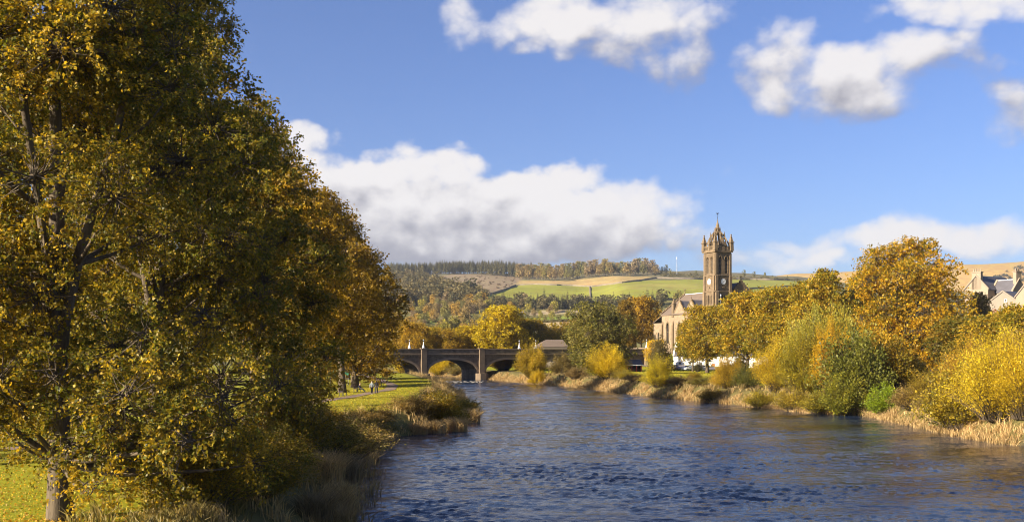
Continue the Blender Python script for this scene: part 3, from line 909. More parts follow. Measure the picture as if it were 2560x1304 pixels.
# stones at the tail of the piers
rs = np.random.RandomState(8)
def rock_mesh(seed):
    bm = bmesh.new(); bmesh.ops.create_icosphere(bm, subdivisions=2, radius=1)
    r2 = random.Random(seed)
    for v in bm.verts:
        v.co *= r2.uniform(.8, 1.12)
        v.co.z *= .6
    me = bpy.data.meshes.new('stone'); bm.to_mesh(me); bm.free(); me.materials.append(M_ROCK)
    return me
rocks = [rock_mesh(i) for i in range(3)]
for i in range(22):
    px_ = 1115 + i * 4.4 + rs.uniform(-2, 2); d = 254 + rs.uniform(-3, 5)
    o = link('river_stone', rocks[i % 3], None, (X(px_, d), d, -.05), rs.uniform(0, 6))
    s = rs.uniform(.25, .6); o.scale = (s * 1.4, s, s)
    tag(o, 'wet stone breaking the water below the bridge piers', 'stone', 'stones breaking the water below the bridge')

# ---------------------------------------------------------------- the church
CH = R(23.6); CG = 6.8
church = thing('church', 'sandstone parish church with tall crown steeple rising above the trees', 'church', (64.6, 318, CG), CH)
TW = 6.15
zl = lambda z: z - CG                                       # world height -> church height
def face_pairs():
    """the tower's four faces: origin, along, outward normal"""
    return [((0, 0, 0), (1, 0, 0), (0, -1, 0)), ((TW, 0, 0), (0, 1, 0), (1, 0, 0)), ((TW, TW, 0), (-1, 0, 0), (0, 1, 0)), ((0, TW, 0), (0, -1, 0), (-1, 0, 0))]
tw = MB()
bel = [(TW / 2 - 1.12, 1.05, zl(32.7), zl(38.0), 'pt'), (TW / 2 + 1.12, 1.05, zl(32.7), zl(38.0), 'pt')]
arc = [(TW / 2 + (i - 1.5) * .82, .44, zl(22.9), zl(25.8), 'pt') for i in range(4)]
for o_, u_, n_ in face_pairs():
    tw.wall(o_, u_, n_, TW, zl(26.9), [(0, zl(39.5)), (TW, zl(39.5))], bel, depth=.55)
    tw.wall(Vector(o_) + Vector(n_) * .12, u_, n_, TW, 0, [(0, zl(26.9)), (TW, zl(26.9))], arc, depth=.5)
tower = tw.build('tower', M_STONE, church)
MB().box(.56, TW - .56, .56, TW - .56, zl(31), zl(39)).build('belfry_shade_core', M_DARKSLOT, tower)  # solid box, its dark colour stands for the shade inside the belfry
MB().box(.3, TW - .3, .3, TW - .3, zl(21), zl(26.5)).build('arcade_shade_core', M_DARKSLOT, tower)  # solid dark box, shade behind the slits put into its colour
def face_mat(f):
    o_, u_, n_ = f
    u_ = Vector(u_); n_ = Vector(n_); 
    return Matrix((u_, -n_, Vector((0, 0, 1)))).transposed().to_4x4(), Vector(o_)
for fi, f in enumerate(face_pairs()):
    mt, og = face_mat(f)
    def fbuild(mb, name, m__, parent=tower, bevel=0):
        o = mb.build(name, m__, parent, bevel=bevel)
        o.matrix_local = Matrix.Translation(og) @ mt
        return o
    for (c, wd, zb, zt, k_) in bel:                          # louvred lancets with moulded hoods
        lv = MB()
        for q in range(11):
            z = zb + .2 + q * .43
            lv.add([(c - .5, .18, z), (c + .5, .18, z), (c + .5, .46, z + .26), (c - .5, .46, z + .26), (c - .5, .18, z - .05), (c + .5, .18, z - .05), (c + .5, .46, z + .21), (c - .5, .46, z + .21)],
                   [(0, 1, 2, 3), (4, 7, 6, 5), (0, 4, 5, 1), (1, 5, 6, 2), (2, 6, 7, 3), (3, 7, 4, 0)])
        fbuild(lv, 'louvre', M_LOUVRE)
        fbuild(MB().box(c - .055, c + .055, .06, .2, zb, zt - .35), 'mullion', M_STONE_TRIM)
        hd = MB(); n = 10
        for q in range(n):
            P_ = []
            for e_ in (q, q + 1):
                u = -1 + 2 * e_ / n
                rise = wd * .95
                z = zt - rise + rise * math.sqrt(max(0, 1 - ((abs(u) + .55) / 1.55) ** 2)) / math.sqrt(1 - (.55 / 1.55) ** 2)
                P_.append((c + u * wd * .62, z + .10 + .12 * (1 - abs(u))))
            (a, b), (d, e2) = P_
            hd.add([(a, -.14, b), (d, -.14, e2), (d, -.14, e2 + .26), (a, -.14, b + .26), (a, .01, b), (d, .01, e2), (d, .01, e2 + .26), (a, .01, b + .26)],
                   [(0, 1, 2, 3), (3, 2, 6, 7), (0, 4, 5, 1)])
        fbuild(hd, 'hood_mould', M_STONE_TRIM)
    # clock
    cz = zl(30.05)
    fbuild(MB().box(TW / 2 - 1.2, TW / 2 + 1.2, -.1, .003, cz - 1.35, cz + 1.2), 'clock_panel', M_STONE_TRIM)
    dial = MB(); n = 24
    vs = [(TW / 2 + .92 * math.cos(2 * math.pi * q / n), -.17, cz + .92 * math.sin(2 * math.pi * q / n)) for q in range(n)]
    vb = [(a, -.08, c) for a, b, c in vs]
    dial.add(vs + vb, [tuple(range(n))] + [(q, n + q, n + (q + 1) % n, (q + 1) % n) for q in range(n)])
    ck = fbuild(dial, 'clock_face', M_DIAL)
    for ang_, ln, wd_ in ((R(90 - 50), .5, .10), (R(90 - 205), .75, .07)):
        ca, sa = math.cos(ang_), math.sin(ang_)
        fbuild(MB().add([(TW / 2 - sa * wd_, -.20, cz + ca * wd_), (TW / 2 + ca * ln - sa * .03, -.20, cz + sa * ln + ca * .03), (TW / 2 + ca * ln + sa * .03, -.20, cz + sa * ln - ca * .03), (TW / 2 + sa * wd_, -.20, cz - ca * wd_)], [(0, 1, 2, 3)]), 'clock_hand', M_BLACK)
    hands = MB()
    for q in range(12):
        th = 2 * math.pi * q / 12; ca, sa = math.cos(th), math.sin(th)
        hands.add([(TW / 2 + ca * .66 - sa * .04, -.185, cz + sa * .66 + ca * .04), (TW / 2 + ca * .85 - sa * .05, -.185, cz + sa * .85 + ca * .05), (TW / 2 + ca * .85 + sa * .05, -.185, cz + sa * .85 - ca * .05), (TW / 2 + ca * .66 + sa * .04, -.185, cz + sa * .66 - ca * .04)], [(0, 1, 2, 3)])
    tag(fbuild(hands, 'hour_marks', M_BLACK), kind='stuff')
    fbuild(MB().box(TW / 2 - .35, TW / 2 + .35, -.3, .003, cz - 2.0, cz - 1.6), 'clock_corbel', M_STONE_TRIM)
    # balustrade between the pinnacles
    bal = MB().box(-.28, TW + .28, -.28, -.06, zl(41.15), zl(41.45))
    for q in range(13):
        xb = .55 + q * (TW - 1.1) / 12
        bal.box(xb - .1, xb + .1, -.25, -.08, zl(40.2), zl(41.15))
    fbuild(bal, 'parapet', M_STONE_TRIM)
    # angle buttresses, set off towards the top
    for xb in (0, TW):
        s = 1 if xb == 0 else -1
        bt = MB()
        for z0, z1, p_, w2 in ((0, zl(27.2), .62, 1.05), (zl(27.2), zl(32.2), .40, .9), (zl(32.2), zl(39.3), .2, .72)):
            xa, xc_ = sorted((xb - s * p_ * .0, xb + s * w2))
            bt.box(xa, xc_, -p_, .02 + .1, z0, z1 - .35)
            bt.add([(xa, -p_, z1 - .35), (xc_, -p_, z1 - .35), (xc_, .1, z1 + .25), (xa, .1, z1 + .25), (xa, .1, z1 - .35), (xc_, .1, z1 - .35)], [(0, 1, 2, 3), (0, 3, 4), (1, 5, 2)])
        fbuild(bt, 'buttress', M_STONE_TRIM)
for z, pr_, h in ((zl(26.75), .34, .3), (zl(31.9), .18, .28), (zl(39.4), .42, .42), (zl(39.82), .3, .36), (zl(22.1), .3, .26)):
    MB().box(-pr_, TW + pr_, -pr_, TW + pr_, z, z + h).build('string_course', M_STONE_TRIM, tower)
# crown: eight flying ribs carrying a lantern and spirelet, pinnacles round the edge
cxy = TW / 2
def pinnacle(x, y, z0, h, s, name='pinnacle'):
    m1 = MB().frustum(x, y, z0, z0 + h * .48, s, s, s * .9, s * .9)
    m1.frustum(x, y, z0 + h * .48, z0 + h * .54, s * 1.25, s * 1.25, s * 1.15, s * 1.15)
    m1.frustum(x, y, z0 + h * .54, z0 + h * .94, s * .85, s * .85, s * .12, s * .12)
    m1.frustum(x, y, z0 + h * .93, z0 + h, s * .3, s * .3, s * .22, s * .22)
    for q in range(4):
        for sx_, sy_ in ((1, 1), (1, -1), (-1, 1), (-1, -1)):
            k_ = 1 - q / 4.6; zz_ = z0 + h * (.58 + .09 * q)
            m1.frustum(x + sx_ * s * .72 * k_, y + sy_ * s * .72 * k_, zz_, zz_ + h * .03, s * .16, s * .16, s * .05, s * .05)
    return m1.build(name, M_STONE_TRIM, tower)
for ax in (-1, 1):
    for ay in (-1, 1):
        pinnacle(cxy + ax * (TW / 2 - .02), cxy + ay * (TW / 2 - .02), zl(39.9), 5.4, .62)
for ax, ay in ((1, 0), (-1, 0), (0, 1), (0, -1)):
    pinnacle(cxy + ax * (TW / 2 - .05), cxy + ay * (TW / 2 - .05), zl(39.9), 4.2, .42)
for q in range(8):
    th = q * math.pi / 4
    r0 = (TW / 2 - .1) * (1.32 if q % 2 else 1.0)
    rib = MB(); n = 9; pts = []
    for i in range(n + 1):
        u = i / n
        r_ = r0 + (.42 - r0) * u ** 1.25
        z = zl(40.6) + (zl(46.3) - zl(40.6)) * (1 - (1 - u) ** 1.55)
        pts.append((r_, z))
    ca, sa = math.cos(th), math.sin(th)
    for (ra, za), (rb, zb_) in zip(pts[:-1], pts[1:]):
        vs = []
        for rr_, z, dz in ((ra, za, -.55), (rb, zb_, -.55), (rb, zb_, .25), (ra, za, .25)):
            for wq in (-.2, .2):
                vs.append((cxy + ca * rr_ - sa * wq, cxy + sa * rr_ + ca * wq, z + dz))
        rib.add(vs, [(0, 2, 4, 6), (1, 7, 5, 3), (4, 5, 7, 6), (0, 1, 3, 2)])
    rb_ = rib.build('crown_rib', M_STONE_TRIM, tower)
    pinnacle(cxy + ca * (r0 * .56), cxy + sa * (r0 * .56), zl(43.6), 2.6 if q % 2 else 2.9, .2, 'rib_pinnacle')
ln_ = MB().lathe([(.62, zl(45.2)), (.95, zl(45.9)), (.98, zl(46.2)), (.72, zl(46.3)), (.70, zl(47.0)), (.9, zl(47.15)), (.86, zl(47.35)), (.62, zl(47.4))], cxy, cxy, 8)
ln_.build('lantern', M_STONE_TRIM, tower)
for q in range(8):
    th = q * math.pi / 4 + .39
    pinnacle(cxy + .85 * math.cos(th), cxy + .85 * math.sin(th), zl(46.2), 1.6, .13, 'lantern_pinnacle')
MB().lathe([(.62, zl(47.35)), (.5, zl(48.0)), (.56, zl(48.05)), (.30, zl(49.0)), (.08, zl(50.1)), (.12, zl(50.2)), (.05, zl(50.3))], cxy, cxy, 8).build('spirelet', M_STONE_TRIM, tower)
vn = MB().tube([(cxy, cxy, zl(50.2)), (cxy, cxy, zl(52.0))], .035, 5)
vn.lathe([(.03, zl(50.55)), (.17, zl(50.7)), (.03, zl(50.85))], cxy, cxy, 8)
vn.tube([(cxy - .35, cxy, zl(51.35)), (cxy + .35, cxy, zl(51.35))], .025, 4).tube([(cxy, cxy - .35, zl(51.35)), (cxy, cxy + .35, zl(51.35))], .025, 4)
vn.prism([(cxy - .4, zl(52.0)), (cxy - .1, zl(51.85)), (cxy + .3, zl(51.95)), (cxy + .42, zl(52.5)), (cxy + .18, zl(52.2)), (cxy - .15, zl(52.25)), (cxy - .3, zl(52.45))], 'y', cxy - .03, cxy + .03)
vn.build('weathercock', M_IRON, tower)

# nave
RX, EZ, RZ = 9.8, zl(20.4), zl(27.4)
WX, EX, YB = .28, 19.4, 32.0
nv = MB()
ops = [(32 - c, 1.7, zl(10.5), zl(17.6), 'pt') for c in (14.0, 21.0, 28.3)]
gt = [(0, EZ), (32 - 28.5, EZ)]
gab = [(0, EZ)]
for c in (21.0, 14.0):
    gab += [(32 - c - 3.5, EZ + .2), (32 - c, zl(24.7)), (32 - c + 3.5, EZ + .2)]
gab = [(0, EZ), (32 - 24.51, EZ)] + [(32 - 24.5, EZ + .1), (11.0, zl(24.7)), (14.5, zl(21.2)), (18.0, zl(24.7)), (21.5, EZ + .1)] + [(21.6, EZ), (25.8, EZ)]
nv.wall((WX, YB, 0), (0, -1, 0), (-1, 0, 0), 25.8, 0, gab, ops, depth=.45)
nv.wall((EX, .2, 0), (0, 1, 0), (1, 0, 0), 31.8, 0, [(0, EZ), (31.8, EZ)])
nv.wall((EX, YB, 0), (-1, 0, 0), (0, 1, 0), EX - WX, 0, [(0, EZ), (EX - RX, RZ), (EX - WX, EZ)], [(EX - RX, 3.2, zl(12), zl(20), 'pt')], depth=.4)
nave = nv.build('nave', M_NAVE, church)
for c in (14.0, 21.0, 28.3):                                 # traceried windows
    MB().box(WX + .44, WX + .5, c - .85, c + .85, zl(10.5), zl(17.6)).build('window', M_GLASS, nave)
    tr_ = MB().box(WX + .3, WX + .43, c - .07, c + .07, zl(10.5), zl(16.6)).box(WX + .3, WX + .42, c - .85, c + .85, zl(14.4), zl(14.55))
    tr_.build('tracery', M_STONE_TRIM, nave)
    hd = MB()
    for s in (-1, 1):
        hd.tube([(WX - .05, c + s * 1.05, zl(15.6)), (WX - .05, c + s * .95, zl(16.6)), (WX - .05, c + s * .55, zl(17.5)), (WX - .05, c, zl(18.0))], .13, 5)
    hd.build('hood_mould', M_STONE_TRIM, nave)
roof = MB()
sl = (RZ - EZ) / (RX - WX)
def roof_z(x): return EZ + (x - WX) * sl
roof.add([(WX - .35, .5, roof_z(WX - .35)), (RX, .5, RZ), (RX, YB - .2, RZ), (WX - .35, YB - .2, roof_z(WX - .35)), (WX - .35, .5, roof_z(WX - .35) + .25), (RX, .5, RZ + .25), (RX, YB - .2, RZ + .25), (WX - .35, YB - .2, roof_z(WX - .35) + .25)],
         [(4, 5, 6, 7), (0, 3, 2, 1), (0, 1, 5, 4), (2, 3, 7, 6), (0, 4, 7, 3)])
roof.add([(EX + .35, .5, roof_z(WX - .35)), (EX + .35, YB - .2, roof_z(WX - .35)), (RX, YB - .2, RZ), (RX, .5, RZ), (EX + .35, .5, roof_z(WX - .35) + .25), (EX + .35, YB - .2, roof_z(WX - .35) + .25), (RX, YB - .2, RZ + .25), (RX, .5, RZ + .25)],
         [(4, 5, 6, 7), (0, 1, 5, 4)])
rf = roof.build('roof', M_SLATE_WARM, church)
MB().box(RX - .14, RX + .14, .6, YB - .3, RZ + .2, RZ + .42).build('ridge', M_LEAD, rf)
for c in (14.0, 21.0):                                       # cross gables on the river side
    xe = WX + (zl(24.7) - EZ) / sl + .4
    gm = MB()
    for s in (-1, 1):
        gm.add([(WX + .3, c + s * 3.62, EZ + .15), (WX + .3, c, zl(24.55)), (xe, c, zl(24.55)), (xe - (zl(24.55) - EZ) / sl, c + s * 3.62, EZ + .15),
                (WX + .3, c + s * 3.62, EZ + .4), (WX + .3, c, zl(24.8)), (xe, c, zl(24.8)), (xe - (zl(24.55) - EZ) / sl, c + s * 3.62, EZ + .4)],
               [(4, 5, 6, 7), (0, 1, 5, 4), (3, 2, 1, 0)])
    gm.build('gable_roof', M_SLATE, rf)
    sk = MB()
    for s in (-1, 1):
        for q in range(9):                                   # crow steps
            u = q / 9; yy_ = c + s * 3.6 * (1 - u); zz_ = EZ + (zl(24.9) - EZ) * u
            y2 = c + s * 3.6 * (1 - (q + 1) / 9)
            sk.box(WX - .08, WX + .36, min(yy_, y2), max(yy_, y2), zz_ - .1, zz_ + .62)
    sk.lathe([(.14, zl(25.2)), (.2, zl(25.5)), (.07, zl(25.7)), (.05, zl(26.5))], WX + .14, c, 6)
    sk.build('crow_steps', M_STONE_TRIM, nave)
def skew(name, xa, za, xb, zb_, y0, y1, n, mt):
    s = MB()
    for q in range(n):
        u0, u1 = q / n, (q + 1) / n
        x0, x1 = sorted((xa + (xb - xa) * u0, xa + (xb - xa) * u1))
        z = za + (zb_ - za) * u0
        s.box(x0, x1, y0, y1, z - .3, z + (zb_ - za) / n + .28)
    return s.build(name, mt, nave)
skew('crow_steps', WX - .3, EZ + .1, RX, RZ + .2, YB - .21, YB + .3, 17, M_STONE_TRIM)
skew('crow_steps', EX + .3, EZ + .1, RX, RZ + .2, YB - .21, YB + .3, 17, M_STONE_TRIM)
def cross(x, y, z, s, parent):
    m1 = MB().frustum(x, y, z - .3, z + .5 * s, .22, .22, .12, .12).box(x - .07 * s, x + .07 * s, y - .07, y + .07, z + .5 * s, z + 1.9 * s).box(x - .45 * s, x + .45 * s, y - .06, y + .06, z + 1.2 * s, z + 1.42 * s)
    return m1.build('cross', M_STONE_TRIM, parent)
cross(RX, YB + .05, RZ + .45, 1.0, nave)
# front gable, steep and crow-stepped
fg = MB(); GX, GA, GB = 10.3, zl(30.4), zl(20.6)
fg.wall((TW + .3, .2, 0), (1, 0, 0), (0, -1, 0), 13.0 - .2, 0, [(0, GA - (GX - TW - .3) * 1.02), (GX - TW - .3, GA), (12.8, GA - (12.8 - GX + TW + .3) * 1.02)], [(GX - TW - .3, 3.4, zl(12), zl(20.5), 'pt')], depth=.4)
fgo = fg.build('front_gable', M_STONE, church)
MB().box(GX - 1.7, GX + 1.7, .58, .66, zl(12), zl(20.5)).build('window', M_GLASS, fgo)
fs = MB()
for s in (-1, 1):
    for q in range(14):
        xa = GX + s * q * .62; xb = GX + s * (q + 1) * .62; z = GA - q * .632
        if s < 0 and xb < TW + .3: break
        fs.box(min(xa, xb), max(xa, xb), .1, .75, z - 1.2, z + .12)
fs.build('crow_steps', M_STONE, fgo)
fb = MB()
fb.add([(TW + .3, .5, GA - (GX - TW - .3) * 1.02 - .4), (GX, .5, GA - .4), (19.0, .5, GA - (19.0 - GX) * 1.02 - .4), (TW + .3, 9.6, GA - (GX - TW - .3) * 1.02 - .4), (GX, 9.6, GA - .4), (19.0, 9.6, GA - (19.0 - GX) * 1.02 - .4)],
       [(0, 3, 4, 1), (1, 4, 5, 2), (3, 5, 4)])
fb.build('roof', M_SLATE, fgo)
cross(GX, .42, GA + .2, .8, fgo)
# chimney-like bellcote over the eaves and the low vestry at the far end
bc = MB().box(WX - .2, WX + .95, 24.3, 25.5, EZ - 1, zl(23.9)).frustum(WX + .38, 24.9, zl(23.9), zl(24.15), .75, .75, .7, .7).frustum(WX + .38, 24.9, zl(24.15), zl(25.7), .5, .5, .1, .1)
bc.build('bellcote', M_STONE_TRIM, church)
vt = MB().wall((WX + .5, 38.2, 0), (0, -1, 0), (-1, 0, 0), 6.2, 0, [(0, zl(17.6)), (6.2, zl(17.6))], [(3.1, 1.0, zl(11), zl(14.5), 'pt')], depth=.3)
vt.wall((9.0, 38.2, 0), (-1, 0, 0), (0, 1, 0), 9.0 - WX - .5, 0, [(0, zl(17.6)), (9.0 - WX - .5, zl(17.6))])
vo = vt.build('vestry', M_NAVE, church)
MB().box(WX + .78, WX + .84, 34.5, 35.8, zl(11), zl(14.5)).build('window', M_GLASS, vo)
MB().add([(WX + .2, 38.4, zl(17.55)), (9.2, 38.4, zl(17.55)), (9.2, 32.2, zl(20.1)), (WX + .2, 32.2, zl(20.1)), (WX + .2, 38.4, zl(17.8)), (9.2, 38.4, zl(17.8)), (9.2, 32.2, zl(20.35)), (WX + .2, 32.2, zl(20.35))],
         [(4, 5, 6, 7), (0, 4, 7, 3), (0, 3, 2, 1), (0, 1, 5, 4)]).build('roof', M_SLATE_WARM, vo)
for y in (10.4, 17.5, 24.7, 31.4):
    MB().box(WX - .55, WX + .02, y - .4, y + .4, 0, zl(16.5)).frustum(WX - .25, y, zl(16.5), zl(18.2), .3, .4, .02, .4, dx=.25).build('buttress', M_STONE_TRIM, nave)

# ---------------------------------------------------------------- houses
def gable_house(name, label, loc, rz, L, Wd, eave, ridge, wallm, roofm, wins=(), chim=(), ends=(), cat='house', front_door=None, trim=M_WHITE):
    """gabled house: front along local x facing -y; wins on the front, ends on the left gable"""
    e = thing(name, label, cat, loc, rz)
    m1 = MB()
    fo = [(c, ww, zb, zt, 'rect') for (c, ww, zb, zt) in wins]
    if front_door: fo.append((front_door, 1.0, 0.02, 2.1, 'rect'))
    m1.wall((0, 0, -1), (1, 0, 0), (0, -1, 0), L, -13, [(0, eave + 1), (L, eave + 1)], [(c, ww, zb + 1, zt + 1, k_) for c, ww, zb, zt, k_ in fo], depth=.16)
    m1.wall((0, Wd, -1), (0, -1, 0), (-1, 0, 0), Wd, -13, [(0, eave + 1), (Wd / 2, ridge + 1), (Wd, eave + 1)], [(c, ww, zb + 1, zt + 1, 'rect') for c, ww, zb, zt in ends], depth=.16)
    m1.wall((L, 0, -1), (0, 1, 0), (1, 0, 0), Wd, -13, [(0, eave + 1), (Wd / 2, ridge + 1), (Wd, eave + 1)])
    m1.wall((L, Wd, -1), (-1, 0, 0), (0, 1, 0), L, -13, [(0, eave + 1), (L, eave + 1)])
    m1.build('wall', wallm, e)
    r1 = MB(); s = (ridge - eave) / (Wd / 2); ov = .25
    for sg in (0, 1):
        ya = -ov if sg == 0 else Wd + ov
        za = eave - ov * s
        q = [(-.12, ya, za), (L + .12, ya, za), (L + .12, Wd / 2, ridge), (-.12, Wd / 2, ridge)]
        up = [(a, b, c + .16) for a, b, c in q]
        r1.add(q + up, [(4, 5, 6, 7), (0, 3, 2, 1), (0, 1, 5, 4), (1, 2, 6, 5), (3, 0, 4, 7)] if sg == 0 else [(7, 6, 5, 4), (0, 1, 2, 3), (4, 5, 1, 0), (5, 6, 2, 1), (7, 4, 0, 3)])
    rf_ = r1.build('roof', roofm, e)
    MB().box(-.1, L + .1, Wd / 2 - .1, Wd / 2 + .1, ridge + .08, ridge + .24).build('ridge', M_LEAD, rf_)
    for sg in (-.05, L - .2):                                # skews on the gables
        sk = MB()
        for hf in (0, 1):
            y0_ = -.2 if hf == 0 else Wd + .2
            sk.add([(sg - .14, y0_, eave - .1), (sg + .36, y0_, eave - .1), (sg + .36, Wd / 2, ridge + .1), (sg - .14, Wd / 2, ridge + .1), (sg - .14, y0_, eave + .22), (sg + .36, y0_, eave + .22), (sg + .36, Wd / 2, ridge + .42), (sg - .14, Wd / 2, ridge + .42)],
                   [(4, 5, 6, 7), (0, 1, 5, 4), (1, 2, 6, 5), (3, 0, 4, 7)] if hf == 0 else [(7, 6, 5, 4), (4, 5, 1, 0), (5, 6, 2, 1), (7, 4, 0, 3)])
        sk.build('skew', wallm, rf_)
    for (cx_, cy_, w2, d2, z1) in chim:
        c_ = MB().box(cx_ - w2, cx_ + w2, cy_ - d2, cy_ + d2, eave, z1).box(cx_ - w2 - .12, cx_ + w2 + .12, cy_ - d2 - .12, cy_ + d2 + .12, z1, z1 + .22).build('chimney', wallm, e)
        npot = max(2, int(d2 * 2 / .5))
        for q in range(npot):
            yy_ = cy_ - d2 + (q + .5) * d2 * 2 / npot
            MB().lathe([(.15, z1 + .2), (.17, z1 + .5), (.13, z1 + .9), (.16, z1 + .95)], cx_, yy_, 7).build('chimney_pot', M_HARL, c_)
    for (c, ww, zb, zt) in wins:
        f_ = MB().box(c - ww / 2, c + ww / 2, .10, .15, zb, zt).build('window', M_GLASS, e)
        fr = MB()
        for xa, xb, za, zb_ in ((c - ww / 2, c - ww / 2 + .09, zb, zt), (c + ww / 2 - .09, c + ww / 2, zb, zt), (c - ww / 2 + .09, c + ww / 2 - .09, zb, zb + .09), (c - ww / 2 + .09, c + ww / 2 - .09, zt - .09, zt), (c - ww / 2 + .09, c + ww / 2 - .09, (zb + zt) / 2 - .04, (zb + zt) / 2 + .04), (c - .03, c + .03, zb + .09, (zb + zt) / 2 - .04), (c - .03, c + .03, (zb + zt) / 2 + .04, zt - .09)):
            fr.box(xa, xb, .04, .099, za, zb_)
        fr.build('frame', trim, f_)
        MB().box(c - ww / 2 - .12, c + ww / 2 + .12, -.1, .02, zb - .14, zb - .002).build('sill', M_LEAD, f_)
    for (c, ww, zb, zt) in ends:
        f_ = MB().box(.10, .15, Wd - c - ww / 2, Wd - c + ww / 2, zb, zt).build('window', M_GLASS, e)
        fr = MB()
        for ya, yb, za, zb_ in ((-ww / 2, -ww / 2 + .08, zb, zt), (ww / 2 - .08, ww / 2, zb, zt), (-ww / 2 + .08, ww / 2 - .08, zb, zb + .08), (-ww / 2 + .08, ww / 2 - .08, zt - .08, zt), (-ww / 2 + .08, ww / 2 - .08, (zb + zt) / 2 - .03, (zb + zt) / 2 + .03)):
            fr.box(.04, .099, Wd - c + ya, Wd - c + yb, za, zb_)
        fr.build('frame', trim, f_)
    if front_door:
        dr_ = MB().box(front_door - .5, front_door + .5, .09, .15, .02, 2.1).build('door', M_BROWN_DOOR, e)
        MB().lathe([(.03, 1.0), (.05, 1.05), (.03, 1.1)], front_door + .35, .06, 6).build('handle', M_STEEL, dr_)
    return e

# right-hand tenement house on the rise: gable towards the left, ridge running away right
d = 236
hx, hz = X(2446, d), Z(760, d)
g1 = gable_house('town_house', 'big slate-roofed house with beige gable and chimneys above the right trees', (X(2455, d), d - 3, Z(800, d)), R(35), 13.5, 5.8, (800 - 724) * d / FOC, (800 - 691) * d / FOC, M_HARL, M_SLATE,
                 wins=[(2.2, 1.1, 3.9, 5.6), (5.6, 1.1, 3.9, 5.6)], chim=[(.45, 2.9, .45, 1.1, (800 - 682) * d / FOC)], ends=[(2.9, 1.0, 3.6, 5.2)])
for xx in (6.4, 9.4, 10.6):                                   # roof lights
    s = ((800 - 691) - (800 - 724)) * d / FOC / 2.9
    zc_ = (800 - 724) * d / FOC + 1.5 * s
    MB().add([(xx, 1.1, zc_ - .6 * s + .22), (xx + .5, 1.1, zc_ - .6 * s + .22), (xx + .5, 2.0, zc_ + .3 * s + .22), (xx, 2.0, zc_ + .3 * s + .22)], [(0, 1, 2, 3)]).build('roof_light', M_LEAD, g1)
d = 233
g2 = gable_house('stone_house', 'dark stone gable with broad tan chimney right of the big slate roof', (X(2557, d), d - 1, Z(800, d)), R(114), 6.0, 3.9, (800 - 728) * d / FOC, (800 - 700) * d / FOC, M_HARL, M_SLATE, chim=[(.5, 1.95, .45, .85, (800 - 681) * d / FOC)])
d = 222
g3 = gable_house('rendered_house', 'lower grey rendered house with a small gable window and slate roof', (X(2518, d), d - 4, Z(812, d)), R(35), 9.0, 6.0, (812 - 754) * d / FOC, (812 - 731) * d / FOC, M_HARL_GREY, M_SLATE,
                 wins=[(3.0, 1.0, 3.1, 4.4)], ends=[(3.6, .5, 4.9, 5.7)])
d = 208
g4 = gable_house('brick_house', 'small red brick house under a grey hipped roof among right trees', (X(2500, d), d, Z(830, d)), R(15), 3.0, 3.2, (830 - 791) * d / FOC, (830 - 776) * d / FOC, M_REDBRICK, M_SLATE_WARM, wins=[(1.3, .75, 1.6, 2.9)])
d = 214
g5 = gable_house('villa', 'pale stone house with white window trim at the right edge', (X(2572, d), d - 2, Z(830, d)), R(24), 9.0, 4.4, (830 - 742) * d / FOC, (830 - 715) * d / FOC, M_HARL, M_SLATE, wins=[(1.3, .9, 4.8, 6.4), (3.6, .9, 4.8, 6.4), (1.3, .9, 1.4, 3.2), (3.6, .9, 1.4, 3.2)])
# cream cottage glimpsed under the big golden tree
d = 222
g6 = gable_house('cream_cottage', 'cream roughcast cottage glimpsed below the big golden tree', (X(2296, d), d + 1, gz(X(2320, d), d)), R(-6), 9.5, 6.0, 4.6, 7.4, M_HARL, M_SLATE, wins=[(1.4, 1.0, 1.2, 2.7), (3.7, 1.0, 1.2, 2.7), (6.4, 1.0, 1.2, 2.7)])
# whitewashed row behind the lawn
d = 294
wx = X(1700, d)
g7 = gable_house('white_cottages', 'long low whitewashed cottage row with brown door behind the right lawn', (wx, d + 12, Z(926, d)), R(-17), 34, 7, 4.3, 7.0, M_WHITEWASH, M_SLATE,
                 wins=[(c, 1.0, 1.0, 2.5) for c in (2.0, 5.0, 8.2, 15.5, 18.5, 24.0, 27.0, 31.0)], front_door=12.0, chim=[(.6, 3.5, .5, .9, 8.2), (17.5, 3.5, .5, .9, 8.2), (33.4, 3.5, .5, .9, 8.2)])
# hipped roof behind the bridge
d = 322
e = thing('hipped_hall', 'low hall with grey-brown hipped roof showing behind the bridge parapet', 'building', (X(1342, d), d, 3.0), R(6))
LL, WD = X(1418, d) - X(1342, d), 9.0
ez, rz_ = Z(866, d) - 3.0, Z(848, d) - 3.0
MB().wall((0, 0, 0), (1, 0, 0), (0, -1, 0), LL, -1, [(0, ez), (LL, ez)], [(2, 1, 1.4, 3.2, 'rect'), (5, 1, 1.4, 3.2, 'rect'), (8, 1, 1.4, 3.2, 'rect')], .2).wall((0, WD, 0), (0, -1, 0), (-1, 0, 0), WD, -1, [(0, ez), (WD, ez)]).wall((LL, 0, 0), (0, 1, 0), (1, 0, 0), WD, -1, [(0, ez), (WD, ez)]).build('wall', M_HARL_GREY, e)
for c in (2, 5, 8):
    MB().box(c - .5, c + .5, .14, .2, 1.4, 3.2).build('window', M_GLASS, e)
MB().add([(-.4, -.4, ez - .1), (LL + .4, -.4, ez - .1), (LL + .4, WD + .4, ez - .1), (-.4, WD + .4, ez - .1), (3.6, WD / 2, rz_), (LL - .6, WD / 2, rz_)],
         [(0, 1, 5, 4), (3, 0, 4), (2, 3, 4, 5), (1, 2, 5), (0, 3, 2, 1)]).build('roof', M_SLATE_WARM, e)
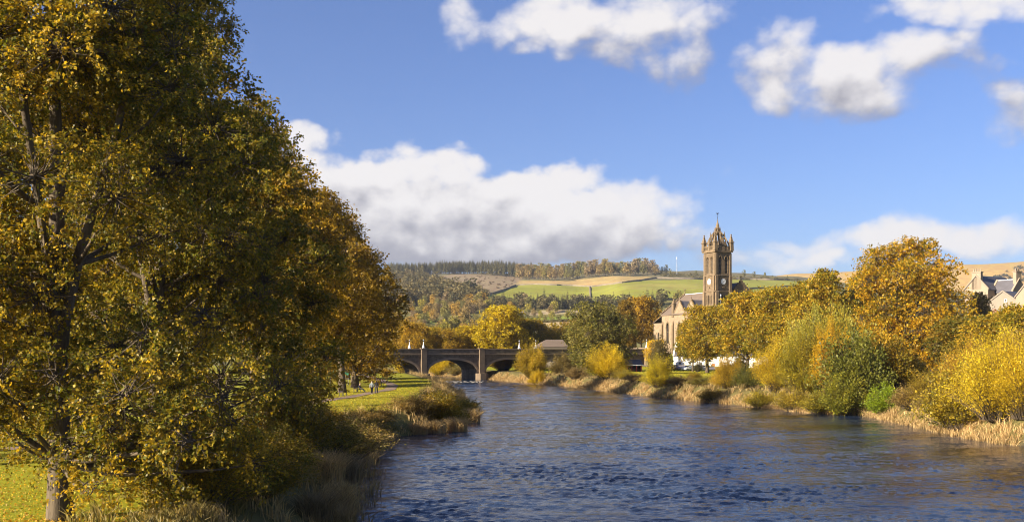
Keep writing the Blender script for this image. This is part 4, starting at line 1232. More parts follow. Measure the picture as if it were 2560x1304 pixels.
# river shelter
d = 262
e = thing('riverside_shelter', 'open shelter with dark slate roof, white fascia and red posts by the bridge', 'shelter', (X(1566, d), d, gz(X(1586, d), d) - .05), R(4))
Lh = X(1606, d) - X(1566, d)
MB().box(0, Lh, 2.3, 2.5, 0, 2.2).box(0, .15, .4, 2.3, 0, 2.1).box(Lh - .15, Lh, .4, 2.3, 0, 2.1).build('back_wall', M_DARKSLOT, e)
MB().add([(-.3, -.1, 1.75), (Lh + .3, -.1, 1.75), (Lh + .1, 2.7, 3.1), (-.1, 2.7, 3.1), (-.3, -.1, 1.87), (Lh + .3, -.1, 1.87), (Lh + .1, 2.7, 3.22), (-.1, 2.7, 3.22)], [(4, 5, 6, 7), (3, 2, 1, 0), (0, 1, 5, 4), (1, 2, 6, 5), (3, 0, 4, 7), (2, 3, 7, 6)]).build('roof', M_SLATE, e)
MB().box(-.32, Lh + .32, -.17, -.102, 1.68, 1.9).build('fascia', M_WHITE, e)
for q in range(4):
    xx = .25 + q * (Lh - .5) / 3
    MB().box(xx - .08, xx + .08, .05, .2, 0, 1.75).build('post', M_RED, e)
MB().box(.3, Lh - .3, 1.6, 2.1, .4, .48).box(.3, Lh - .3, 2.05, 2.12, .48, .95).build('bench_seat', M_BENCH, e)
MB().box(-.2, Lh + .2, -.3, 2.6, -.3, .05).build('floor_slab', M_BRIDGE_TRIM, e)
# hoarding and sign at the end of the bridge
d = 300
e = thing('white_hoarding', 'row of white boards on the wall right of the bridge end', 'hoarding', (X(1619, d), d, Z(881, d)), R(8))
for q in range(3):
    MB().box(q * 1.05, q * 1.05 + .98, 0, .07, .05, 1.5 - .06 * q).build('board', M_WHITE, e, bevel=.01)
for q in range(4):
    MB().box(q * 1.05 - .06, q * 1.05 + .0, .07, .16, -4.0, 1.45).build('post', M_STEEL, e)
e = thing('retaining_wall', 'dark stone retaining wall under the white boards', 'wall', (X(1617, d), d + .3, Z(918, d)), R(8))
MB().box(0, 5.4, 0, .6, -1, (918 - 882) * d / FOC).build('wall_face', M_BRIDGE, e)
MB().box(-.05, 5.45, -.06, .66, (918 - 882) * d / FOC, (918 - 882) * d / FOC + .15).build('coping', M_BRIDGE_TRIM, e)
e = thing('white_sign', 'tall blank white signboard on a post beside the church', 'sign', (X(1645, d), d + 1, Z(890, d)), R(6))
MB().box(-.55, .55, 0, .08, (890 - 873) * d / FOC, (890 - 853) * d / FOC).build('panel', M_WHITE, e, bevel=.01)
MB().box(-.5, -.4, .08, .18, -3, (890 - 853) * d / FOC - .1).box(.4, .5, .08, .18, -3, (890 - 853) * d / FOC - .1).build('post', M_STEEL, e)

# ---------------------------------------------------------------- parked cars
def make_car(name, label, loc, rz, paintc, tall=0.0):
    e = thing(name, label, 'car', loc, rz, 'cars parked before the white cottages')
    prof = [(-2.05, .30), (-2.1, .62), (-1.98, .86), (-1.15, .98), (-.55, 1.40 + tall), (.75, 1.45 + tall), (1.55, 1.02 + tall * .5), (2.0, .95 + tall * .4), (2.1, .6), (2.05, .3)]
    bm = bmesh.new()
    rows = []
    for yy, kx, kz in ((-.86, .985, 1.0), (-.80, 1.0, 1.0), (0, 1.02, 1.015), (.80, 1.0, 1.0), (.86, .985, 1.0)):
        row = []
        for (x, z) in prof:
            inset = .0 if z < 1.0 else (z - 1.0) * .36
            y_ = yy * (1 - inset)
            row.append(bm.verts.new((x * kx, y_, .3 + (z - .3) * (kz if abs(yy) < .85 else .985))))
        rows.append(row)
    for a, b in zip(rows[:-1], rows[1:]):
        for i in range(len(prof)):
            j = (i + 1) % len(prof)
            bm.faces.new((a[i], a[j], b[j], b[i]))
    bm.faces.new(rows[0][::-1]); bm.faces.new(rows[-1])
    bmesh.ops.recalc_face_normals(bm, faces=bm.faces)
    bmesh.ops.bevel(bm, geom=[q for q in bm.edges], offset=.035, segments=1, affect='EDGES')
    me = bpy.data.meshes.new('body'); bm.to_mesh(me); bm.free(); me.materials.append(M_CAR)
    me.polygons.foreach_set('use_smooth', [True] * len(me.polygons))
    body = link('body', me, e); body.color = (*paintc, 1)
    for s in (-1, 1):                                        # side glass, then wind- and rear screens
        MB().add([(-.98, s * .845, .99), (1.28, s * .845, 1.0), (.72, s * .735, 1.36 + tall), (-.5, s * .735, 1.32 + tall), (-.98, s * .8, .99), (1.28, s * .8, 1.0), (.72, s * .69, 1.36 + tall), (-.5, s * .69, 1.32 + tall)],
                 [(0, 1, 2, 3), (0, 4, 5, 1), (1, 5, 6, 2), (2, 6, 7, 3), (3, 7, 4, 0)]).build('side_window', M_GLASS, e)
        for xw in (-1.3, 1.28):
            wh = MB()
            wh.add([(xw + .31 * math.cos(t_), s * yy, .31 + .31 * math.sin(t_)) for yy in (.88, .68) for t_ in np.linspace(0, 2 * math.pi, 15)[:-1]],
                   [tuple(range(14)), tuple(range(27, 13, -1))] + [(i, 14 + i, 14 + (i + 1) % 14, (i + 1) % 14) for i in range(14)])
            wo = wh.build('wheel', M_TYRE, e)
            MB().add([(xw + .2 * math.cos(t_), s * .885, .31 + .2 * math.sin(t_)) for t_ in np.linspace(0, 2 * math.pi, 11)[:-1]], [tuple(range(10))]).build('rim', M_RIM, wo)
        MB().box(-2.1, -1.93, s * .62 - .16, s * .62 + .16, .66, .8).build('headlight', M_LEAD, e)
        MB().box(1.98, 2.12, s * .68 - .12, s * .68 + .12, .68, .88).build('tail_light', M_RED, e)
        MB().box(-.75, -.6, s * .92 - .08, s * .92 + .08, .98, 1.1).build('wing_mirror', M_BLACK, e)
    MB().add([(-1.12, -.70, 1.02), (-1.12, .70, 1.02), (-.58, .62, 1.385 + tall), (-.58, -.62, 1.385 + tall), (-1.17, -.70, 1.05), (-1.17, .70, 1.05), (-.63, .62, 1.415 + tall), (-.63, -.62, 1.415 + tall)], [(7, 6, 5, 4), (4, 5, 1, 0), (3, 2, 6, 7)]).build('windscreen', M_GLASS, e)
    MB().add([(1.47, -.66, 1.09 + tall * .5), (1.47, .66, 1.09 + tall * .5), (.84, .6, 1.42 + tall), (.84, -.6, 1.42 + tall), (1.5, -.66, 1.11 + tall * .5), (1.5, .66, 1.11 + tall * .5), (.87, .6, 1.44 + tall), (.87, -.6, 1.44 + tall)], [(4, 5, 6, 7), (0, 1, 5, 4), (7, 6, 2, 3)]).build('rear_window', M_GLASS, e)
    return e
for (px_, d, rz, c_, tall, lab) in ((1683, 272, R(38), (.10, .012, .022), .12, 'dark red hatchback parked left of the white car behind the lawn'),
                                    (1723, 271, R(32), (.62, .64, .66), .02, 'white car parked between the dark red car and the tree trunk'),
                                    (1752, 277, R(150), (.42, .40, .38), .05, 'pale grey car half hidden just left of the lime trunk'),
                                    (1820, 270, R(12), (.50, .50, .49), .0, 'silver saloon parked before the whitewashed wall right of the brown door'),
                                    (1898, 266, R(20), (.60, .60, .60), .1, 'white car mostly hidden behind the yellow willow'),
                                    (1940, 262, R(-10), (.05, .06, .09), .05, 'dark blue car hidden by foliage near the white porch'),
                                    (2304, 214, R(10), (.02, .09, .36), .25, 'bright blue car in front of the cream cottage')):
    x = X(px_, d)
    make_car('parked_car', lab, (x, d, gz(x, d) + .05), rz, c_, tall)

# ---------------------------------------------------------------- benches, picnic table
def make_bench(label, loc, rz):
    e = thing('park_bench', label, 'bench', loc, rz, 'benches beside the riverside path')
    for q in range(4):
        MB().box(-.8, .8, -.02 + q * .115, .075 + q * .115, .43, .465).build('seat_slat', M_BENCH, e)
    for q in range(4):
        y = .47 + q * .035; z = .54 + q * .12
        MB().box(-.8, .8, y, y + .03, z, z + .09).build('back_slat', M_BENCH, e)
    for s in (-1, 1):
        lg = MB().box(s * .68 - .03, s * .68 + .03, .0, .06, 0, .43).box(s * .68 - .03, s * .68 + .03, .42, .5, 0, .43)
        lg.add([(s * .68 - .03, .44, .42), (s * .68 + .03, .44, .42), (s * .68 + .03, .60, .99), (s * .68 - .03, .60, .99), (s * .68 - .03, .5, .42), (s * .68 + .03, .5, .42), (s * .68 + .03, .64, .99), (s * .68 - .03, .64, .99)],
               [(0, 3, 2, 1), (4, 5, 6, 7), (0, 4, 7, 3), (1, 2, 6, 5)])
        lg.build('leg', M_IRON, e)
        MB().box(s * .72 - .04, s * .72 + .04, -.04, .5, .64, .69).box(s * .72 - .025, s * .72 + .025, -.02, .03, .43, .64).build('armrest', M_IRON, e)
    return e
BEN = [(X(897, 141), 141, R(78), 'bench with a seated man beside the riverside path'), (X(957, 168), 168, R(115), 'dark empty bench just beyond the two walkers'),
       (X(862, 130), 130, R(80), 'low bench in the shade of the avenue left of the walkers'), (X(-8, 61), 61, R(60), 'bench by the tarmac bend at the left edge'), (X(932, 205), 205, R(95), 'far bench under the last avenue trees')]
for x, y, rz, lab in BEN:
    make_bench(lab, (x, y, gz(x, y) + .02), rz)

# ---------------------------------------------------------------- people
def skin(name, pts, edges, radii, root, mt, parent, color=None, sub=1):
    me = bpy.data.meshes.new(name)
    me.from_pydata(pts, edges, [])
    o = link(name, me, parent)
    o.modifiers.new('skin', 'SKIN')
    sv = me.skin_vertices[0].data if me.skin_vertices else None
    if sv is None:
        bm = bmesh.new(); bm.from_mesh(me); bm.verts.layers.skin.verify(); bm.to_mesh(me); bm.free(); sv = me.skin_vertices[0].data
    for i, r_ in enumerate(radii):
        sv[i].radius = r_ if isinstance(r_, tuple) else (r_, r_)
        sv[i].use_root = (i == root)
    o.modifiers[0].use_smooth_shade = True
    s = o.modifiers.new('sub', 'SUBSURF'); s.levels = sub; s.render_levels = sub
    me.materials.append(mt)
    if color: o.color = (*color, 1)
    return o
M_SKIN = simple('skin', (.55, .33, .23), .55, .35, .1, 6)
def person(label, loc, rz, pose, top, legs, hair, shoe, hairlong=0.0, hat=None):
    """pose holds joint positions: one continuous body, clothes over it"""
    e = thing('person', label, 'person', loc, rz)
    J = pose; pts = []; rad = []; ed = []; ix = {}
    def add(k, p, r_, fr=None):
        ix[k] = len(pts); pts.append(tuple(p)); rad.append(r_)
        if fr is not None: ed.append((ix[fr], ix[k]))
    add('pel', J['pel'], (.15, .11)); add('chest', J['chest'], (.16, .11), 'pel'); add('neck', J['neck'], .055, 'chest')
    hv = Vector(J['head']); up = (hv - Vector(J['neck'])).normalized()
    add('head0', hv - up * .05, (.075, .09), 'neck'); add('head1', hv + up * .07, (.078, .1), 'head0'); add('head2', hv + up * .14, .05, 'head1')
    fw = Vector(J['face'])
    add('nose', hv + fw * .115, .016, 'head0')
    sd = up.cross(fw)
    for s in (-1, 1):
        add('ear%d' % s, hv + sd * s * .095 + up * .01, .018, 'head0')
        add('sh%d' % s, J['sh%d' % s], .06, 'chest'); add('el%d' % s, J['el%d' % s], .044, 'sh%d' % s); add('wr%d' % s, J['wr%d' % s], .03, 'el%d' % s)
        w0 = Vector(J['wr%d' % s]); dr_ = (w0 - Vector(J['el%d' % s])).normalized()
        add('pa%d' % s, w0 + dr_ * .07, .036, 'wr%d' % s)
        for q, (l, off) in enumerate(((.075, -.03), (.09, -.01), (.085, .01), (.065, .03))):
            add('f%d%d' % (s, q), w0 + dr_ * (.075 + l) + fw * off + Vector((0, 0, -.005)), .009, 'pa%d' % s)
        add('th%d' % s, w0 + dr_ * .07 + fw * .055, .011, 'wr%d' % s)
        add('hip%d' % s, J['hip%d' % s], .088, 'pel'); add('kn%d' % s, J['kn%d' % s], .06, 'hip%d' % s); add('an%d' % s, J['an%d' % s], .04, 'kn%d' % s)
        add('toe%d' % s, Vector(J['an%d' % s]) + fw * .16 + Vector((0, 0, -.045)), .035, 'an%d' % s)
    skin('body', pts, ed, rad, 0, M_SKIN, e)
    V = lambda k: Vector(J[k])
    jp = [V('pel') + Vector((0, 0, -.08)), V('pel') * .5 + V('chest') * .5, V('chest'), V('neck') - Vector((0, 0, .03))]
    jr = [(.19, .145), (.175, .13), (.205, .14), .075]; je = [(0, 1), (1, 2), (2, 3)]
    for s in (-1, 1):
        n = len(jp); jp += [V('sh%d' % s), V('el%d' % s), V('wr%d' % s)]; jr += [.08, .066, .05]; je += [(2, n), (n, n + 1), (n + 1, n + 2)]
    skin('jacket', [tuple(p) for p in jp], je, jr, 0, M_CLOTH, e, top)
    tp = [V('pel') + Vector((0, 0, .02))]; tr_ = [(.155, .12)]; te = []
    for s in (-1, 1):
        n = len(tp); tp += [V('hip%d' % s), V('kn%d' % s), V('an%d' % s)]; tr_ += [.105, .078, .062]; te += [(0, n), (n, n + 1), (n + 1, n + 2)]
    skin('trousers', [tuple(p) for p in tp], te, tr_, 0, M_CLOTH, e, legs)
    for s in (-1, 1):
        a = V('an%d' % s)
        skin('shoe', [tuple(a + Vector((0, 0, -.03)) - fw * .05), tuple(a + fw * .1 + Vector((0, 0, -.045))), tuple(a + fw * .19 + Vector((0, 0, -.05)))], [(0, 1), (1, 2)], [.055, .05, .038], 0, M_CLOTH, e, shoe)
    hp = [hv + up * .02 - fw * .03, hv + up * .12 - fw * .015]; hr = [(.095, .105), .075]; he = [(0, 1)]
    if hairlong:
        hp += [hv - up * .08 - fw * .06, hv - up * hairlong - fw * .09]; hr += [.09, .07]; he += [(0, 2), (2, 3)]
    skin('hair', [tuple(p) for p in hp], he, hr, 0, M_CLOTH, e, hair)
    return e
def walk(step=1):
    return {'pel': (0, 0, .95), 'chest': (0, .03, 1.28), 'neck': (0, .03, 1.47), 'head': (0, .05, 1.6), 'face': (0, 1, 0),
            'sh-1': (-.19, .02, 1.41), 'sh1': (.19, .02, 1.41), 'el-1': (-.26, -.10 * step, 1.14), 'el1': (.26, .02 * step, 1.14), 'wr-1': (-.25, -.06 * step, .89), 'wr1': (.25, .16 * step, .91),
            'hip-1': (-.09, 0, .9), 'hip1': (.09, 0, .9), 'kn-1': (-.1, .12 * step, .5), 'kn1': (.1, -.04 * step, .49), 'an-1': (-.1, .18 * step, .085), 'an1': (.1, -.2 * step, .10)}
d = 134.5
x = X(929.5, d)
person('person in grey-blue jacket, black trousers and white trainers walking away on the path', (x, d, gz(x, d) + .05), R(-8), walk(1), (.24, .28, .30), (.012, .012, .014), (.55, .47, .36), (.8, .78, .74), hairlong=.06)
d = 136.5
x = X(941.5, d)
person('person in black coat with long dark hair walking beside the grey jacket', (x, d, gz(x, d) + .05), R(-4), walk(-1), (.016, .016, .02), (.035, .04, .055), (.035, .018, .010), (.02, .02, .02), hairlong=.26)
d = 141
x = X(901, d)
seat = {'pel': (0, 0, .56), 'chest': (0, -.06, .88), 'neck': (0, -.02, 1.07), 'head': (0, .05, 1.2), 'face': (0, .97, -.2), 'sh-1': (-.19, -.04, 1.01), 'sh1': (.19, -.04, 1.01), 'el-1': (-.25, .06, .76), 'el1': (.25, .06, .76),
        'wr-1': (-.1, .28, .70), 'wr1': (.12, .27, .69), 'hip-1': (-.09, .05, .54), 'hip1': (.09, .05, .54), 'kn-1': (-.11, .47, .55), 'kn1': (.11, .46, .52), 'an-1': (-.08, .75, .16), 'an1': (.12, .85, .12)}
e = person('man in dark jacket seated on the bench with legs stretched out', (x - .1, d - .02, gz(x, d) - .02), R(-100), seat, (.035, .037, .045), (.04, .055, .065), (.32, .30, .28), (.02, .02, .02))

# green gazebo behind the avenue
d = 172
x = X(848, d)
e = thing('green_gazebo', 'green fabric gazebo with scalloped valance behind the avenue trunks', 'gazebo', (x, d, gz(x, d)), R(10))
for sx_ in (-1, 1):
    for sy_ in (-1, 1):
        MB().box(sx_ * 1.5 - .04, sx_ * 1.5 + .04, sy_ * 1.5 - .04, sy_ * 1.5 + .04, 0, 2.2).build('pole', M_STEEL, e)
MB().add([(-1.6, -1.6, 2.2), (1.6, -1.6, 2.2), (1.6, 1.6, 2.2), (-1.6, 1.6, 2.2), (0, 0, 3.0)], [(0, 1, 4), (1, 2, 4), (2, 3, 4), (3, 0, 4)]).build('canopy', M_GREEN, e)
va = MB()
for q in range(8):
    u = -1.6 + q * .4
    for s in (-1, 1):
        va.add([(u, s * 1.62, 2.2), (u + .4, s * 1.62, 2.2), (u + .35, s * 1.62, 1.85), (u + .2, s * 1.62, 1.75), (u + .05, s * 1.62, 1.85)], [(0, 4, 3, 2, 1)])
        va.add([(s * 1.62, u, 2.2), (s * 1.62, u + .4, 2.2), (s * 1.62, u + .35, 1.85), (s * 1.62, u + .2, 1.75), (s * 1.62, u + .05, 1.85)], [(0, 1, 2, 3, 4)])
va.build('valance', M_GREEN, e)

# telecom mast on the ridge
d = depth_at(1692, 687)
x = X(1692, d); s = d / FOC
e = thing('radio_mast', 'thin white lattice mast standing on the wooded ridge left of the steeple', 'mast', (x, d, gz(x, d)), 0)
hgt = Z(641, d) - gz(x, d)
for q in range(3):
    a = q * 2.094
    MB().tube([(math.cos(a) * 1.1, math.sin(a) * 1.1, -1), (math.cos(a) * .35, math.sin(a) * .35, hgt * .9)], .13, 4).build('leg', M_STEEL, e)
br_ = MB()
for q in range(12):
    z = hgt * .9 * q / 12; r_ = 1.1 - .75 * q / 12
    for k_ in range(3):
        a, b = k_ * 2.094, (k_ + 1) * 2.094
        br_.tube([(math.cos(a) * r_, math.sin(a) * r_, z), (math.cos(b) * r_ * .95, math.sin(b) * r_ * .95, z + hgt * .07)], .07, 3)
br_.build('bracing', M_STEEL, e)
MB().lathe([(.5, hgt * .86), (.55, hgt * .96), (.12, hgt * .97), (.08, hgt)], 0, 0, 8).build('antenna', M_WHITE, e)
# street lamp before the tower
d = 288
x = X(1802, d)
e = thing('street_lamp', 'slim grey lamp post in front of the church tower', 'lamp', (x, d, gz(x, d)), 0)
MB().tube([(0, 0, 0), (0, 0, Z(738, d) - gz(x, d))], .07, 6, .045).build('post', M_STEEL, e)
MB().lathe([(.06, Z(740, d) - gz(x, d)), (.22, Z(739, d) - gz(x, d)), (.2, Z(736, d) - gz(x, d)), (.05, Z(735, d) - gz(x, d))], 0, 0, 8).build('lamp_head', M_STEEL, e)

# dry-stone dykes over the hill fields
def dyke(label, pts, h=1.6, wd=.9):
    P_ = []
    for (a, b), (c, d_) in zip(pts[:-1], pts[1:]):
        n = max(2, int(math.hypot(c - a, (d_ - b) * 5) / 8))
        for q in range(n): P_.append((a + (c - a) * q / n, b + (d_ - b) * q / n))
    P_.append(pts[-1])
    vs = []; fs = []; rr_ = random.Random(4)
    W3 = [(X(a, depth_at(a, b)), depth_at(a, b)) for a, b in P_]
    for i, (x, y) in enumerate(W3):
        x2, y2 = W3[min(i + 1, len(W3) - 1)]; x1, y1 = W3[max(i - 1, 0)]
        l = math.hypot(x2 - x1, y2 - y1) + 1e-6; nx_, ny_ = -(y2 - y1) / l * wd / 2, (x2 - x1) / l * wd / 2
        z = gz(x, y); hh = h * rr_.uniform(.8, 1.15)
        vs += [(x + nx_, y + ny_, z - 1), (x + nx_ * .6, y + ny_ * .6, z + hh), (x - nx_ * .6, y - ny_ * .6, z + hh), (x - nx_, y - ny_, z - 1)]
    for i in range(len(W3) - 1):
        for k_ in range(3):
            fs.append((4 * i + k_, 4 * i + k_ + 1, 4 * i + 4 + k_ + 1, 4 * i + 4 + k_))
    o = MB(); o.v = vs; o.f = fs
    return tag(o.build('dry_stone_wall', M_DYKE), label, 'wall', 'dry stone walls on the hill fields')
dyke('broad brown stone wall running straight up the green field left of the steeple', [(1476, 750), (1476, 742), (1475.5, 734), (1475, 726), (1474.5, 717)], 1.3, 2.2)
dyke('long thin stone wall between the tan strip and the green field', [(1290, 713), (1335, 711), (1400, 713), (1480, 717), (1540, 709), (1605, 701), (1640, 695)], 1.8, 1.2)
dyke('stone wall along the lower left edge of the green field under the clearing', [(1210, 739), (1245, 731), (1290, 714)], 2.2, 1.5)
dyke('stone wall under the scrubby ridge right of the steeple', [(1640, 695), (1700, 697), (1760, 698), (1840, 697), (1900, 699), (1975, 700)], 2.2, 1.6)
dyke('stone wall crossing the right field beyond the front gable', [(1835, 727), (1880, 722), (1930, 719), (1985, 716)], 1.8, 1.2)
dyke('stone wall at the foot of the upper green field', [(1540, 757), (1600, 754), (1660, 750), (1720, 747)], 1.8, 1.2)
# ---------------------------------------------------------------- the lime avenue on the left bank
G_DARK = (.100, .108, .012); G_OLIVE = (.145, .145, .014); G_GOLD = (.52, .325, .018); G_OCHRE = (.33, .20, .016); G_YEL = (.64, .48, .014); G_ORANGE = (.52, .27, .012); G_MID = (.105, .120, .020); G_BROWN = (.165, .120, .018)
low = [(2.6, -2.2, 3.4, 1.3), (4.2, .6, 3.0, 1.4), (5.2, 2.6, 3.3, 1.6), (1.9, 2.6, 2.7, 1.2), (6.0, -1.2, 4.4, 1.6), (3.6, -3.4, 4.6, 1.5), (1.2, -3.0, 5.2, 1.3), (5.6, -3.2, 3.1, 1.3), (4.4, -1.6, 2.0, 1.1), (3.0, .8, 1.6, 1.0), (6.4, 1.0, 1.9, 1.2), (-3.6, -1.2, 6.2, 1.3), (-2.4, -3.2, 5.6, 1.2), (5.0, 4.4, 1.7, 1.2), (6.8, 3.4, 4.6, 1.5), (1.6, -3.0, 2.9, 1.1), (2.6, -3.6, 1.7, 1.1), (3.8, 2.2, 1.3, 1.0)]
lime_a = tree_meshes('lime_a', 11, 25.5, 6.5, 3.6, 84, 3600, 205000, .115, (1.2, 2.0), 'ovoid', .34, .30, low, .82, .55, .7, vmix=.33, forks=3, sprays=True)
lowb = [(4.5, 0, 4, 1.5), (3.5, 3, 4.5, 1.5), (4, -3, 4.2, 1.5), (2, -4.5, 5, 1.4), (5.2, 1.5, 5.5, 1.6), (2.5, .5, 3, 1.2), (5.6, -1.8, 3.4, 1.3), (1.5, 4.6, 5.4, 1.4)]
lime_b = tree_meshes('lime_b', 23, 25.0, 6.0, 6.8, 60, 2400, 80000, .19, (1.2, 2.1), 'ovoid', .36, .36, lowb[::2], .82, .5, .7, vmix=.36, forks=2)
lime_d = tree_meshes('lime_d', 41, 24.5, 7.6, 2.6, 64, 1500, 40000, .30, (1.6, 2.5), 'ovoid', .45, .5, (), .8, .4, .7, vmix=.42, forks=2)
lime_c = tree_meshes('lime_c', 37, 24.5, 7.8, 6.8, 64, 1900, 52000, .26, (1.6, 2.5), 'ovoid', .45, .5, (), .8, .4, .7, vmix=.45, forks=2)
AV = [(-15.8, 35.0, 0.0, lime_a, (1, 1, 1), (.105, .115, .013), (.50, .325, .02), 'nearest lime tree, trunk showing at the lower left, leaves turning gold'),
      (-27.5, 52.0, 2.2, lime_a, (1, 1, 1.02), (.13, .135, .014), (.50, .325, .02), 'tall lime tree cut by the left edge of the picture'),
      (-31.0, 73.0, 2.0, lime_b, (1.1, 1.1, 1.0), G_OLIVE, G_GOLD, 'lime tree standing apart beyond the path behind the nearest lime'),
      (-16.8, 47.0, 4.1, lime_a, (1, 1, 1.03), (.105, .122, .013), (.40, .27, .018), 'second lime of the avenue, its dark top against the blue sky'),
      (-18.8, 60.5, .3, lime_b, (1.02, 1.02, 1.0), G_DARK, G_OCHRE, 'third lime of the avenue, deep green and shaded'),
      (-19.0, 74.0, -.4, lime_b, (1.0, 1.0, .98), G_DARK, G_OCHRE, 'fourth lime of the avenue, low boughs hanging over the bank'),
      (-21.6, 89.0, 6.1, lime_b, (1.1, 1.1, 1.02), G_OLIVE, G_GOLD, 'fifth lime of the avenue, ochre crown against the cloud'),
      (-23.2, 104.0, .7, lime_c, (1.0, 1.0, 1.03), G_BROWN, G_GOLD, 'sixth lime of the avenue with brown-gold leaves'),
      (-24.0, 122.0, 3.0, lime_c, (1.05, 1.05, 1.04), G_BROWN, G_OCHRE, 'seventh lime of the avenue, russet'),
      (-24.0, 141.0, 4.9, lime_c, (1.1, 1.1, 1.03), G_BROWN, G_OCHRE, 'eighth lime of the avenue, russet crown behind the walkers'),
      (-25.6, 163.0, 1.7, lime_d, (1.16, 1.16, 1.0), G_BROWN, G_OCHRE, 'ninth lime of the avenue, trunk lit beside the bench'),
      (-29.0, 184.0, .2, lime_d, (1.15, 1.15, .98), G_BROWN, G_GOLD, 'tenth lime of the avenue, trunk lit beside the far path'),
      (-34.0, 206.0, 3.9, lime_d, (1.2, 1.2, .95), G_BROWN, G_GOLD, 'last lime of the avenue before the bridge')]
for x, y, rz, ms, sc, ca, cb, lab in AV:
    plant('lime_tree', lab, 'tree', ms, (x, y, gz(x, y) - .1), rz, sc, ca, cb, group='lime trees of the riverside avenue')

# ---------------------------------------------------------------- right bank trees
syc = tree_meshes('round_tree', 5, 18.5, 9.3, 1.6, 80, 2400, 40000, .38, (1.6, 2.6), 'spread', .45, .55, (), .85, .2, .7, vmix=.42)
mapl = tree_meshes('maple', 9, 17.0, 7.8, 4.4, 70, 2000, 36000, .36, (1.5, 2.4), 'dome', .35, .55, (), .85, .3, .6, vmix=.44)
gold = tree_meshes('golden_tree', 14, 26.0, 11.8, 2.6, 130, 4200, 72000, .34, (1.7, 2.9), 'spread', .5, .55, (), .85, .3, .55, vmix=.52, forks=3)
orn = tree_meshes('slim_tree', 19, 19.0, 7.2, 2.4, 70, 2000, 34000, .36, (1.4, 2.3), 'ovoid', .34, .55, (), .85, .3, .6, vmix=.42, forks=2)
RT = [(1503, 266, 0.4, syc, 1.04, 1.0, (.105, .110, .020), (.27, .22, .045), 'round_tree', 'big round olive-green tree in front of the bridge right end'),
      (1768, 252, 1.2, mapl, .98, .98, G_OLIVE, G_GOLD, 'maple_tree', 'rounded tree with visible trunk in front of the white cottages'),
      (1732, 264, 2.2, mapl, .66, .80, G_OLIVE, G_OCHRE, 'maple_tree', 'smaller bronze-green tree left of the visible trunk'),
      (1868, 236, 2.6, mapl, 1.08, 1.12, G_OLIVE, G_GOLD, 'maple_tree', 'golden-green tree right of the trunked maple, below the church gable'),
      (1950, 222, 4.0, mapl, 1.02, 1.14, G_OLIVE, G_GOLD, 'maple_tree', 'gold-tipped tree between the church gable and the tall pair'),
      (2008, 216, 2.0, orn, 1.0, 1.06, G_OLIVE, G_GOLD, 'field_maple', 'full olive-gold tree left of the tall narrow-topped one'),
      (2062, 206, 0.9, orn, 1.12, 1.16, G_OLIVE, G_GOLD, 'field_maple', 'tall narrow-topped tree left of the big golden tree'),
      (2150, 212, 3.3, orn, .95, 1.12, G_OLIVE, G_GOLD, 'field_maple', 'second tall tree, close against the big golden tree'),
      (2262, 186, 0.0, gold, 1.0, 1.0, (.125, .130, .014), (.62, .355, .012), 'golden_maple', 'biggest golden-orange tree on the right bank'),
      (2447, 196, 2.0, orn, .72, .86, (.13, .11, .045), (.25, .175, .07), 'bronze_tree', 'dull bronze tree in front of the slate-roofed house'),
      (2425, 150, 4.4, mapl, .80, .62, G_MID, G_OCHRE, 'green_thicket', 'low dark green tree under the slate-roofed house'),
      (2490, 140, 1.4, mapl, .82, .58, G_MID, G_GOLD, 'green_thicket', 'olive bushy tree above the yellow willow'),
      (2568, 150, 5.0, mapl, .90, .72, G_OLIVE, G_GOLD, 'green_thicket', 'golden-olive tree at the right edge below the villa'),
      (2590, 120, 3.1, mapl, .8, .6, G_OLIVE, G_OCHRE, 'green_thicket', 'brownish tree leaning in from the right edge'),
      (1602, 382, 2.9, mapl, 1.2, 1.24, (.16, .10, .018), G_GOLD, 'orange_tree', 'orange-gold tree left of the church nave'),
      (1562, 352, 1.9, orn, .95, .98, G_BROWN, G_OCHRE, 'orange_tree', 'russet tree behind the round green tree'),
      (1640, 292, 4.2, mapl, .45, .5, G_GOLD, G_YEL, 'yellow_sapling', 'small bright yellow tree at the foot of the church wall'),
      (1255, 338, 0.3, mapl, 1.22, 1.20, (.24, .19, .012), G_YEL, 'yellow_tree', 'brightest yellow tree behind the middle of the bridge'),
      (1318, 352, 1.6, mapl, 1.05, .98, G_OLIVE, G_OCHRE, 'olive_tree', 'dark olive tree right of the brightest yellow tree'),
      (1385, 360, 2.7, syc, .72, .84, G_OLIVE, G_GOLD, 'olive_tree', 'mixed green and gold tree above the hipped roof'),
      (1168, 348, 3.6, mapl, .85, .82, (.20, .15, .015), G_YEL, 'yellow_tree', 'lower yellow tree left of the brightest one'),
      (1120, 340, .8, syc, .66, .72, (.20, .15, .015), G_GOLD, 'yellow_tree', 'spreading yellow tree over the second arch'),
      (1075, 352, 5.2, mapl, .85, .80, G_OLIVE, G_GOLD, 'yellow_tree', 'gold tree over the left river pier'),
      (1035, 336, 2.3, mapl, .8, .88, (.22, .16, .02), G_GOLD, 'orange_tree', 'orange tree beside the lime avenue over the bridge parapet'),
      (1000, 362, 2.3, syc, .8, .9, (.22, .16, .02), G_GOLD, 'orange_tree', 'gold tree half hidden by the last limes'),
      (1440, 378, 3.0, syc, .85, .95, G_BROWN, G_OCHRE, 'russet_tree', 'russet tree behind the round green tree, above the bridge')]
for px_, d, rz, ms, sx_, sz_, ca, cb, nm, lab in RT:
    x = X(px_, d)
    plant(nm, lab, 'tree', ms, (x, d, gz(x, d) - .1), rz, (sx_, sx_, sz_), ca, cb)

